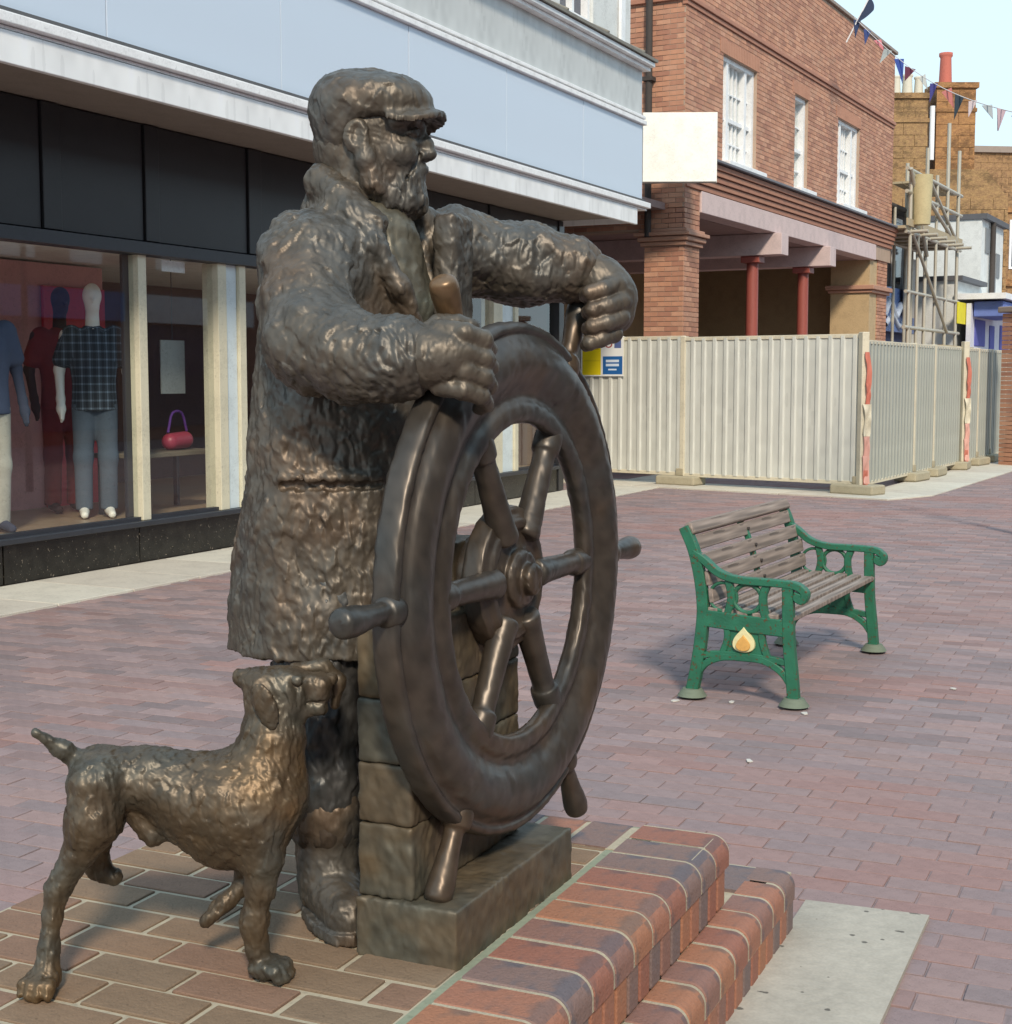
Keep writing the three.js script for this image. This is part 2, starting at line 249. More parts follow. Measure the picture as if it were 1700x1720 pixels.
{
  const P = thing('brick_plinth', 'stepped brick plinth with rounded edge bricks and pale mortar under the bronze figures', 'plinth', PO, YAW);
  const mort = G('pale_mortar', [0.42, 0.36, 0.26], { bump: 0.003, roughness: 0.95 }), R = rng(21);
  part('mortar_core', [B(-1.045, 0.195, -0.075, -0.004, -0.995, 1.2), B(-1.045, 0.238, -0.18, -0.0755, -1.045, 1.2), B(-1.36, 0.332, -0.36, -0.188, -1.385, 1.2)], mort, P);
  const green = G('mossy_mortar', [0.25, 0.27, 0.19], { bump: 0.003, roughness: 0.95 });
  part('mortar_joint', B(0.004, 0.028, -0.03, -0.003, -1.03, 1.0), green, P, 'greenish mortar joint beside the edge bricks');
  // platform paving, stretchers laid across
  const rows = Math.round(2.0 / 0.112), LB = 0.236; const gFull = box(LB - 0.012, 0.05, 0.100, 0, -0.025, 0, 0.004, 3);
  for (let r = 0; r < rows; r++) {
    const z = -0.975 + r * 0.112; let x = -1.04 + (r % 2 ? LB / 2 : 0) + (R() - 0.5) * 0.02; if (r % 2) x -= LB;
    for (; x < 0.0; x += LB) {
      const x0 = Math.max(x, -1.04), x1 = Math.min(x + LB - 0.011, 0.0); if (x1 - x0 < 0.03) continue;
      const fullB = x1 - x0 > LB - 0.02, g = fullB ? gFull : B(x0 - (x0 + x1) / 2, x1 - (x0 + x1) / 2, -0.05, 0, -0.05, 0.051, 0.006, 3);
      const m = part('brick', g, buffM[Math.floor(R() * 5)], P); m.position.set((x0 + x1) / 2, (R() - 0.5) * 0.004, z); m.rotation.y = (R() - 0.5) * 0.015;
    }
  }
  // bullnose brick: top runs from inner edge to a rounded outer edge
  function bull(len, w, hgt, r) {
    const s = new THREE.Shape(); s.moveTo(0, -hgt); s.lineTo(0, 0); s.lineTo(len - r, 0); s.absarc(len - r, -r, r, Math.PI / 2, 0, true); s.lineTo(len, -hgt); s.closePath();
    const g = new THREE.ExtrudeGeometry(s, { depth: w - 0.006, bevelEnabled: true, bevelSize: 0.003, bevelThickness: 0.003, bevelSegments: 1, curveSegments: 5 }); g.translate(0, -0.003, -(w - 0.006) / 2); return boxUV(g, 3);
  }
  const head = bull(0.222, 0.109, 0.068, 0.042), headS = bull(0.1, 0.107, 0.068, 0.035), soldier = box(0.05, 0.098, 0.062, 0, 0, 0, 0.005, 3);
  const joint = (len, r, run) => { const g = bull(len, run, 0.068, r); return g; };
  for (const [len, r, run, x, y, z, t] of [[0.2195, 0.042, 2.2, 0.03, -0.0005, 0.05, 0], [0.2195, 0.042, 1.27, -0.41, -0.0005, -0.83, Math.PI / 2], [0.098, 0.035, 2.45, 0.245, -0.1805, -0.145, 0], [0.2195, 0.042, 1.6, -0.5, -0.1805, -1.165, Math.PI / 2]]) { const m = part('mortar_joint', joint(len, r, run), mort, P); m.position.set(x, y, z); m.rotation.y = t; }
  const put = (g, x, y, z, turn = 0) => { const m = part('brick', g, redM[Math.floor(R() * 6)], P); m.position.set(x, y + (R() - 0.5) * 0.003, z); m.rotation.y = turn + (R() - 0.5) * 0.012; };
  for (let i = 0; i < 18; i++) put(head, 0.03, 0.002, -0.985 + i * 0.12);                 // right edge of the top
  for (let i = 0; i < 26; i++) put(soldier, 0.222, -0.125, -1.0 + i * 0.073);              // upper riser
  for (let i = 0; i < 10; i++) put(head, -0.05 - i * 0.12, 0.002, -0.83 - 0.0, Math.PI / 2); // far edge of the top
  for (let i = 0; i < 14; i++) put(soldier, -0.9 + i * 0.073, -0.125, -1.022, Math.PI / 2);
  for (let i = 0; i < 20; i++) put(headS, 0.245, -0.178, -1.31 + i * 0.12);                // lower tread
  for (let i = 0; i < 34; i++) put(soldier, 0.318, -0.302, -1.34 + i * 0.073);
  for (let i = 0; i < 13; i++) put(head, 0.2 - i * 0.12, -0.178, -1.165, Math.PI / 2);
  for (let i = 0; i < 20; i++) put(soldier, 0.27 - i * 0.073, -0.302, -1.362, Math.PI / 2);
}

// ================================================================== SHIP'S WHEEL ON ITS STAND
const bW = bronze('bronze_wheel', 0.38, 0.5), bB = bronze('bronze_block', 0.55, 0.35), bC = bronze('bronze_coat', 0.47, 0.45), bD = bronze('bronze_dog', 0.45, 0.45), bT = bronze('bronze_trousers', 0.45, 0.4);
const inFrame = (g) => g.rotateY(-26.15 * Math.PI / 180 - YAW).translate(-0.035, 0.717, -0.395);
{
  const Wt = thing('ships_wheel', 'large bronze ships wheel with six handles on a stacked block stand', 'wheel', PO, YAW);
  const prof = [[0.334, 0.0], [0.338, 0.010], [0.350, 0.015], [0.372, 0.013], [0.386, 0.005], [0.396, 0.004], [0.408, 0.010], [0.428, 0.022], [0.455, 0.031], [0.480, 0.030], [0.502, 0.021], [0.514, 0.009], [0.523, 0.004], [0.531, 0.009], [0.542, 0.006], [0.547, -0.006], [0.546, -0.036], [0.536, -0.048], [0.50, -0.052], [0.42, -0.047], [0.36, -0.032], [0.337, -0.016], [0.334, 0.0]];
  const cv = new THREE.CatmullRomCurve3(prof.map(([r, x]) => V(r, x, 0)), false, 'centripetal').getPoints(70).map(p => new THREE.Vector2(p.x, p.y));
  const toX = (g) => g.rotateZ(-Math.PI / 2); // lathe axis y -> x
  const rim = mergeVertices((() => { const g = toX(new THREE.LatheGeometry(cv, 260)); g.deleteAttribute('uv'); g.deleteAttribute('normal'); return g; })()); rim.computeVertexNormals();
  part('rim', sculpt(inFrame(rim), PAT.wheel, 0.0014, 0.018, 0.0020), bW, Wt);
  const lathe = (pts, seg = 40) => { const g = new THREE.LatheGeometry(new THREE.CatmullRomCurve3(pts.map(([r, y]) => V(r, y, 0)), false, 'centripetal').getPoints(pts.length * 6).map(p => new THREE.Vector2(Math.max(p.x, 1e-4), p.y)), seg); g.deleteAttribute('uv'); g.deleteAttribute('normal'); const q = mergeVertices(g, 1e-5); q.computeVertexNormals(); return q; };
  const hub = toX(lathe([[0, 0.042], [0.026, 0.040], [0.034, 0.032], [0.036, 0.016], [0.056, 0.012], [0.064, 0.004], [0.067, -0.008], [0.10, -0.010], [0.112, -0.004], [0.126, -0.004], [0.136, -0.012], [0.152, -0.018], [0.156, -0.028], [0.154, -0.06], [0.14, -0.07], [0.09, -0.085], [0.085, -0.12], [0, -0.12]], 72));
  part('hub', sculpt(inFrame(hub), PAT.wheel, 0.0022, 0.024, 0.0018, 2), bW, Wt);
  for (let i = 0; i < 6; i++) {
    const a = (i * 60 - 0.3) * Math.PI / 180; // from the far side, upward
    const place = (g, da = 0) => inFrame(g.rotateX(-Math.PI / 2 + a + da).translate(-0.015, 0, 0));
    part('spoke', sculpt(place(lathe([[0, 0.09], [0.031, 0.1], [0.031, 0.13], [0.030, 0.15], [0.0275, 0.2], [0.026, 0.26], [0.026, 0.30], [0.031, 0.308], [0.032, 0.325], [0.028, 0.36], [0, 0.37]], 32)), PAT.wheel, 0.0010, 0.03, 0.0010, i), bW, Wt);
    part('handle', sculpt(place(lathe([[0, 0.50], [0.030, 0.51], [0.030, 0.545], [0.021, 0.556], [0.0205, 0.58], [0.024, 0.62], [0.0285, 0.66], [0.029, 0.68], [0.025, 0.695], [0.012, 0.702], [0, 0.703]], 32), i === 2 ? -0.04 : 0), i === 2 ? [[0.24, 0.125, 0.05], [0.16, 0.10, 0.055], [0.32, 0.16, 0.05]] : PAT.wheel, 0.0010, 0.03, 0.001, i), bW, Wt, i === 2 ? 'handle worn to bright orange bronze' : undefined);
  }
  // stand: plank-jointed blocks, an axle block, and a base
  const blk = (x0, x1, y0, y1, z0, z1, s, c = 0.0055) => { const d = rbox([(x0 + x1) / 2, (y0 + y1) / 2, (z0 + z1) / 2], [(x1 - x0) / 2, (y1 - y0) / 2, (z1 - z0) / 2], 0.005); return sculpt(net((x, y, z) => d(x, y, z), [x0 - 0.02, y0 - 0.02, z0 - 0.02], [x1 + 0.03, y1 + 0.03, z1 + 0.03], c), PAT.block, 0.0022, 0.04, 0.0028, s); };
  const ys = [0.116, 0.266, 0.388, 0.517, 0.66];
  for (let i = 0; i < 4; i++) part('block', blk(-0.222, -0.10, ys[i] + 0.0005, ys[i + 1] - 0.0005, -0.535, -0.012, i), bB, Wt);
  part('axle_block', blk(-0.235, -0.15, 0.662, 0.80, -0.46, -0.30, 8), bB, Wt);
  part('base', blk(-0.222, 0.003, -0.01, 0.116, -0.605, 0.0, 5), bB, Wt);
}
// ================================================================== THE HELMSMAN
{
  const H = thing('sailor_statue', 'bronze sailor in flat cap and long coat gripping the ships wheel', 'statue', PO, YAW);
  const z0 = -0.34, hs = 1.05, hc = [-0.364, 1.650, -0.345], hy = 16 * Math.PI / 180, ch = Math.cos(hy), sh = Math.sin(hy);
  // head space: x forward, y up, z to his right
  const hd = (f) => (x, y, z) => { x -= hc[0]; y -= hc[1]; z -= hc[2]; return f((x * ch - z * sh) / hs, y / hs, (x * sh + z * ch) / hs) * hs; };
  const sy = (f) => (x, y, z) => f(x, y, Math.abs(z));
  const skull = ell([-0.005, 0.035, 0], [0.108, 0.115, 0.085]), face = ell([0.035, -0.045, 0], [0.072, 0.095, 0.066]), jaw = ell([0.045, -0.10, 0], [0.05, 0.035, 0.045]),
    nose = chain([[0.098, 0.026, 0, 0.010], [0.113, -0.004, 0, 0.0125], [0.119, -0.022, 0, 0.0135]], 0.01), tip = ell([0.118, -0.026, 0], [0.0165, 0.0125, 0.015]), wing = sy(ell([0.107, -0.030, 0.014], [0.013, 0.010, 0.010])),
    brow = sy(chain([[0.101, 0.036, 0.012, 0.012], [0.092, 0.041, 0.038, 0.012], [0.068, 0.03, 0.066, 0.010]], 0.01)), sock = sy(ell([0.112, 0.010, 0.033], [0.021, 0.012, 0.021])), eye = sy(ell([0.089, 0.009, 0.033], [0.014, 0.0105, 0.015])),
    lid = sy(chain([[0.099, 0.012, 0.019, 0.004], [0.101, 0.018, 0.033, 0.0045], [0.090, 0.012, 0.049, 0.004]], 0.004)), bag = sy(chain([[0.098, -0.004, 0.02, 0.005], [0.096, -0.008, 0.035, 0.006], [0.083, -0.002, 0.052, 0.005]], 0.006)), cheek = sy(ell([0.070, -0.028, 0.046], [0.032, 0.026, 0.026])),
    fold = sy(chain([[0.104, -0.03, 0.022, 0.004], [0.096, -0.055, 0.036, 0.005], [0.083, -0.078, 0.043, 0.004]], 0.005)), mouth = chain([[0.090, -0.083, -0.026, 0.003], [0.109, -0.078, 0, 0.0045], [0.090, -0.083, 0.026, 0.003]], 0.005),
    lipU = chain([[0.066, -0.098, -0.046, 0.008], [0.088, -0.070, -0.030, 0.011], [0.103, -0.058, 0, 0.0125], [0.088, -0.070, 0.030, 0.011], [0.066, -0.098, 0.046, 0.008]], 0.012), lipL = chain([[0.086, -0.090, -0.022, 0.006], [0.098, -0.089, 0, 0.008], [0.086, -0.090, 0.022, 0.006]], 0.01),
    beard = ell([0.060, -0.118, 0], [0.056, 0.046, 0.056]), side = sy(chain([[0.004, -0.01, 0.084, 0.010], [0.006, -0.045, 0.080, 0.015], [0.018, -0.088, 0.068, 0.020], [0.048, -0.12, 0.042, 0.024]], 0.03)), neck = cone([-0.03, -0.06, 0], [-0.055, -0.2, 0], 0.075, 0.085),
    earO = sy(ell([-0.012, 0.0, 0.089], [0.026, 0.036, 0.012])), earI = sy(ell([-0.008, 0.004, 0.101], [0.014, 0.022, 0.010])), lobe = sy(ell([-0.004, -0.032, 0.086], [0.012, 0.012, 0.010])), hair = ell([-0.06, -0.01, 0], [0.06, 0.07, 0.078]);
  const headF = hd((x, y, z) => {
    let d = smin(skull(x, y, z), face(x, y, z), 0.03); d = smin(d, jaw(x, y, z), 0.03); d = smin(d, neck(x, y, z), 0.03); d = smin(d, hair(x, y, z), 0.02); d = smin(d, cheek(x, y, z), 0.02); d = smin(d, brow(x, y, z), 0.012);
    d = smax(d, -sock(x, y, z), 0.01); d = smin(d, eye(x, y, z), 0.003); d = smin(d, lid(x, y, z), 0.003); d = smin(d, bag(x, y, z), 0.005);
    d = smin(d, nose(x, y, z), 0.012); d = smin(d, tip(x, y, z), 0.008); d = smin(d, wing(x, y, z), 0.006); d = smin(d, beard(x, y, z), 0.02); d = smin(d, side(x, y, z), 0.015);
    d = smin(d, lipU(x, y, z), 0.008); d = smin(d, lipL(x, y, z), 0.008); d = smax(d, -mouth(x, y, z), 0.004); d = smax(d, -fold(x, y, z), 0.006);
    d = smin(d, earO(x, y, z), 0.006); d = smax(d, -earI(x, y, z), 0.005); d = smin(d, lobe(x, y, z), 0.004); if (d < 0.02 && d > -0.02) { const bm = sst(-0.05, -0.085, y + 0.02 * Math.max(0, 0.09 - Math.abs(z)) / 0.09 * (x > 0.06 ? -0.4 : 0.6)) * sst(-0.03, 0.0, x); if (bm > 0) d -= bm * 0.0045 * (noise(x * 95 + 9, y * 38 + x * 30, z * 95) + 0.5 * noise(x * 180, y * 80, z * 180)); d -= 0.0012 * sst(0.03, 0.0, Math.abs(y)) * sst(0.02, 0.05, Math.abs(z)) * noise(x * 40, y * 260 + x * 60, 3); } return d;
  });
  const headG = sculpt(net(headF, [-0.60, 1.40, -0.54], [-0.15, 1.82, -0.14], 0.0028), PAT.coat, 0.0022, 0.02, 0.0012, 1);
  // hands: five fingers each
  const finger = (p, r) => chain(p.map((q, i) => [...q, r * (1 - 0.07 * i)]), 0.006);
  const hand = (palm, fs, k = 0.012) => (x, y, z) => { let d = palm(x, y, z); for (const f of fs) d = smin(d, f(x, y, z), k * 0.55); return d; };
  // far hand: arm arrives from the left, back of the hand to the right, fingers curl round the handle
  const fw = [-0.022, 1.395, -0.708];
  const fPalm = chain([[...fw, 0.048], [0.020, 1.368, -0.722, 0.050], [0.045, 1.332, -0.728, 0.053], [0.050, 1.292, -0.722, 0.048]], 0.03);
  const fF = [0, 1, 2, 3].map(i => { const y = 1.362 - i * 0.037, l = [1, 1.12, 1.08, 0.9][i], kx = 0.068 + [0, 0.012, 0.010, -0.004][i]; return finger([[0.042, y + 0.004, -0.735], [kx, y - 0.006, -0.695], [kx - 0.016 * l, y - 0.018, -0.652], [kx - 0.040 * l, y - 0.027, -0.634], [kx - 0.056 * l, y - 0.031, -0.652]], 0.0228 - (i === 3 ? 0.002 : 0)); });
  const fT = finger([[0.0, 1.388, -0.690], [-0.03, 1.385, -0.655], [-0.058, 1.370, -0.645], [-0.078, 1.345, -0.655]], 0.0225);
  const fG = sculpt(net(hand(fPalm, [...fF, fT]), [-0.13, 1.17, -0.82], [0.14, 1.47, -0.57], 0.003), PAT.coat, 0.0014, 0.02, 0.0012, 4);
  // near hand: back of the hand to the street, fingers closing over the rim and handle
  const nw = [-0.10, 1.185, 0.005];
  const nPalm = chain([[...nw, 0.052], [-0.055, 1.185, 0.0, 0.052], [-0.015, 1.19, -0.012, 0.05]], 0.03);
  const nF = [0, 1, 2, 3].map(i => { const y = 1.232 - i * 0.035, l = [1, 1.1, 1.05, 0.88][i]; return finger([[-0.03, y + 0.004, -0.002], [0.018 * l, y - 0.002, -0.008], [0.042 * l, y - 0.014, -0.04], [0.036 * l, y - 0.03, -0.075], [0.01, y - 0.038, -0.09]], 0.0215 - (i === 3 ? 0.002 : 0)); });
  const nT = finger([[-0.08, 1.225, -0.02], [-0.06, 1.25, -0.055], [-0.035, 1.252, -0.085], [-0.012, 1.245, -0.105]], 0.02);
  const nG = sculpt(net(hand(nPalm, [...nF, nT]), [-0.2, 1.06, -0.16], [0.12, 1.32, 0.1], 0.003), PAT.coat, 0.002, 0.02, 0.0015, 5);
  const coreF = (() => { const a = chain([[-0.41, 0.62, -0.34, 0.12], [-0.40, 1.0, -0.34, 0.11], [-0.41, 1.35, -0.34, 0.10], [-0.40, 1.5, -0.34, 0.07]], 0.1), l = [[-0.40, 1.38, -0.2, 0.06], [-0.37, 1.20, -0.03, 0.045], [-0.12, 1.185, 0.0, 0.04]], r = [[-0.38, 1.40, -0.5, 0.06], [-0.15, 1.385, -0.64, 0.045], [-0.03, 1.39, -0.70, 0.04]], s = [chain(l), chain(r), chain([[-0.42, 0.66, -0.22, 0.08], [-0.43, 0.4, -0.16, 0.05], [-0.40, 0.15, -0.15, 0.035]]), chain([[-0.42, 0.66, -0.46, 0.08], [-0.45, 0.4, -0.50, 0.05], [-0.46, 0.15, -0.5, 0.035]])]; return (x, y, z) => { let d = a(x, y, z); for (const f of s) d = smin(d, f(x, y, z), 0.04); return d; }; })();
  const coreG = sculpt(net(coreF, [-0.7, 0.08, -0.85], [0.1, 1.62, 0.12], 0.014), PAT.coat, 0, 0.03, 0, 0);
  part('body', merge2([headG, fG, nG, coreG]), bC, H);
  // cap: soft crown drawn down at the back, band and a short stiff peak
  const crown = ell([0.004, 0.078, 0], [0.124, 0.063, 0.105]), back = ell([-0.055, 0.035, 0], [0.064, 0.10, 0.094]), band = ell([0.0, 0.058, 0], [0.122, 0.035, 0.098]),
    inner = ell([0.004, 0.02, 0], [0.105, 0.075, 0.088]);
  const peak = (x, y, z) => { const py = 0.076 - (x - 0.07) * 0.30 - z * z * 4.4, r = Math.hypot((x - 0.052) / 0.102, z / 0.100); return Math.max(Math.abs(y - py) - 0.0062, (r - 1) * 0.09, 0.05 - x) * 0.75; };
  const capF = hd((x, y, z) => { let d = smin(crown(x, y, z), back(x, y, z), 0.05); d = smin(d, band(x, y, z), 0.015); d = smax(d, -inner(x, y, z), 0.006); if (x < 0.02) d = smax(d, 0.0 - (y + 0.055 + (x + 0.02) * 0.55 * (x < 0 ? -0.6 : 0)), 0.01); else d = smax(d, -(y - 0.035), 0.01); return smin(d, peak(x, y, z), 0.010); });
  part('cap', sculpt(net(capF, [-0.62, 1.53, -0.56], [-0.12, 1.86, -0.13], 0.0034), PAT.coat, 0.0036, 0.026, 0.0018, 7), bC, H);
  // coat
  const T = [[0.565, -0.435, 0.245, 0.28], [0.62, -0.434, 0.243, 0.278], [0.8, -0.43, 0.228, 0.265], [1.0, -0.42, 0.21, 0.25], [1.2, -0.41, 0.195, 0.24], [1.34, -0.405, 0.17, 0.23], [1.43, -0.40, 0.14, 0.20], [1.50, -0.395, 0.10, 0.13], [1.56, -0.39, 0.06, 0.08]];
  const bodyC = loft(T, z0), cav = loft(T.map(([y, c, a, b]) => [y - 0.03, c, a - 0.03, b - 0.03]).slice(0, 4), z0);
  const nearArm = chain([[-0.435, 1.392, -0.20, 0.105], [-0.402, 1.37, -0.155, 0.098], [-0.372, 1.29, -0.085, 0.090], [-0.315, 1.215, -0.02, 0.089], [-0.22, 1.185, 0.005, 0.082], [-0.12, 1.183, 0.008, 0.076]], 0.04), farArm = chain([[-0.42, 1.42, -0.50, 0.10], [-0.28, 1.425, -0.56, 0.095], [-0.14, 1.405, -0.66, 0.086], [-0.045, 1.395, -0.705, 0.072]], 0.04);
  const nCuff = chain([[-0.155, 1.183, 0.008, 0.083], [-0.115, 1.184, 0.007, 0.083]], 0.01), fCuff = chain([[-0.07, 1.397, -0.695, 0.077], [-0.045, 1.395, -0.705, 0.077]], 0.01);
  const flapN = chain([[-0.335, 1.49, -0.20, 0.026], [-0.275, 1.42, -0.20, 0.021], [-0.232, 1.33, -0.225, 0.019], [-0.205, 1.22, -0.275, 0.017]], 0.02), flapF = rbox([-0.205, 1.375, -0.415], [0.030, 0.125, 0.050], 0.018);
  const collar = chain([[-0.285, 1.465, -0.225, 0.024], [-0.37, 1.52, -0.228, 0.031], [-0.44, 1.56, -0.268, 0.036], [-0.462, 1.58, -0.34, 0.038], [-0.44, 1.57, -0.415, 0.036], [-0.40, 1.53, -0.48, 0.036], [-0.31, 1.50, -0.47, 0.03]], 0.02), hood = chain([[-0.430, 1.58, -0.34, 0.050], [-0.430, 1.51, -0.34, 0.070], [-0.435, 1.42, -0.34, 0.095]], 0.06);
  const pocket = rbox([-0.31, 0.865, -0.05], [0.09, 0.062, 0.07], 0.01), slot = chain([[-0.43, 0.926, -0.083, 0.011], [-0.38, 0.926, -0.092, 0.011], [-0.32, 0.927, -0.118, 0.011], [-0.26, 0.927, -0.172, 0.011]], 0.002), flap = chain([[-0.43, 0.943, -0.088, 0.012], [-0.38, 0.943, -0.097, 0.013], [-0.32, 0.944, -0.122, 0.013], [-0.26, 0.944, -0.174, 0.012]], 0.004);
  const coatF = (x, y, z) => {
    let d = bodyC(x, y, z); d = smin(d, hood(x, y, z), 0.05);
    if (d < 0.08 && d > -0.08) d += 0.007 * noise(x * 13 + 2, y * 8, z * 13) + 0.004 * noise(x * 24, y * 15 + 4, z * 24);
    if (y < 0.85) d = Math.max(d, -cav(x, y, z));
    if (y > 1.1) { // open front: a vee between the lapels
      const w = (y - 1.2) * 0.40 + 0.005, v = Math.max(Math.abs(z + 0.335) - w, -0.335 - x, 1.2 - y); d = smax(d, -v, 0.02);
      d = smin(d, flapN(x, y, z), 0.03); d = smin(d, flapF(x, y, z), 0.015); d = smin(d, collar(x, y, z), 0.02);
    }
    if (y > 0.95) { const fo = d < 0.25 || y > 1.05 ? 0.0085 * noise(x * 22 + y * 9, y * 17, z * 15) : 0; d = smin(d, nearArm(x, y, z) + fo, 0.035); d = smin(d, farArm(x, y, z) + fo, 0.03); d = smin(d, nCuff(x, y, z), 0.008); d = smin(d, fCuff(x, y, z), 0.008); }
    d = smin(d, flap(x, y, z), 0.01); d = smax(d, -slot(x, y, z), 0.004);
    const nk = headNeck(x, y, z); return Math.max(d, -nk);
  };
  const headNeck = hd((x, y, z) => Math.min(ell_a(x, y, z), ell_b(x, y, z))), ell_a = ell([0.03, -0.03, 0], [0.11, 0.115, 0.082]), ell_b = ell([-0.01, 0.05, 0], [0.1, 0.1, 0.08]);
  part('coat', sculpt(net(coatF, [-0.82, 0.53, -0.86], [0.12, 1.72, 0.14], 0.0036), PAT.coat, 0.0046, 0.027, 0.0034, 3), bC, H);
  const sw = chain([[-0.37, 1.14, -0.335, 0.10], [-0.355, 1.30, -0.335, 0.12], [-0.36, 1.42, -0.335, 0.095], [-0.355, 1.455, -0.335, 0.08]], 0.05);
  part('sweater', sculpt(net(sw, [-0.5, 1.02, -0.5], [-0.2, 1.62, -0.18], 0.006), [[0.125, 0.112, 0.082], [0.112, 0.122, 0.092], [0.14, 0.112, 0.072]], 0.005, 0.035, 0.002, 6), bC, H);
  const pants = (kx, kz, ax, az) => chain([[kx + 0.02, 0.68, kz - Math.sign(kz + 0.34) * 0.03, 0.115], [kx, 0.42, kz, 0.098], [(kx + ax) / 2, 0.30, (kz + az) / 2, 0.085], [ax, 0.215, az, 0.082]], 0.04);
  const boot = (ax, az, tx, tz) => { const leg = chain([[ax, 0.25, az, 0.072], [ax, 0.13, az, 0.06], [ax - 0.005, 0.06, az, 0.055]], 0.03), cuff = chain([[ax, 0.235, az, 0.084], [ax, 0.225, az, 0.084]], 0.01), foot = chain([[ax, 0.075, az, 0.055], [mix(ax, tx, 0.5), 0.06, mix(az, tz, 0.5), 0.05], [tx, 0.045, tz, 0.05]], 0.03), sole = (x, y, z) => Math.max(foot(x, 0.05, z) - 0.008, Math.abs(y - 0.012) - 0.013), laces = [0, 1, 2].map(i => { const t = 0.25 + i * 0.16, x = mix(ax, tx, t), z = mix(az, tz, t), y = 0.135 - i * 0.018; return cone([x - (tz - az) * 0.16, y, z + (tx - ax) * 0.16], [x + (tz - az) * 0.16, y, z - (tx - ax) * 0.16], 0.009, 0.009); });
    return (x, y, z) => { let d = smin(leg(x, y, z), foot(x, y, z), 0.03); for (const l of laces) d = smin(d, l(x, y, z), 0.006); d = smin(d, cuff(x, y, z), 0.015); d = smin(d, sole(x, y, z), 0.006); return Math.max(d, -y); }; };
  part('trouser_leg', sculpt(net(pants(-0.41, -0.165, -0.375, -0.15), [-0.6, 0.1, -0.34, ], [-0.24, 0.82, 0.0], 0.005), PAT.dark, 0.007, 0.04, 0.003, 9), bT, H);
  part('trouser_leg', sculpt(net(pants(-0.45, -0.50, -0.46, -0.50), [-0.64, 0.1, -0.68], [-0.28, 0.82, -0.32], 0.006), PAT.dark, 0.006, 0.03, 0.003, 12), bT, H);
  part('boot', sculpt(net(boot(-0.375, -0.15, -0.275, -0.065), [-0.56, -0.02, -0.30], [-0.14, 0.36, 0.06], 0.004), PAT.coat, 0.003, 0.022, 0.002, 10), bC, H);
  part('boot', sculpt(net(boot(-0.46, -0.50, -0.35, -0.47), [-0.62, -0.02, -0.64], [-0.22, 0.36, -0.34], 0.005), PAT.coat, 0.003, 0.022, 0.002, 11), bC, H);
}
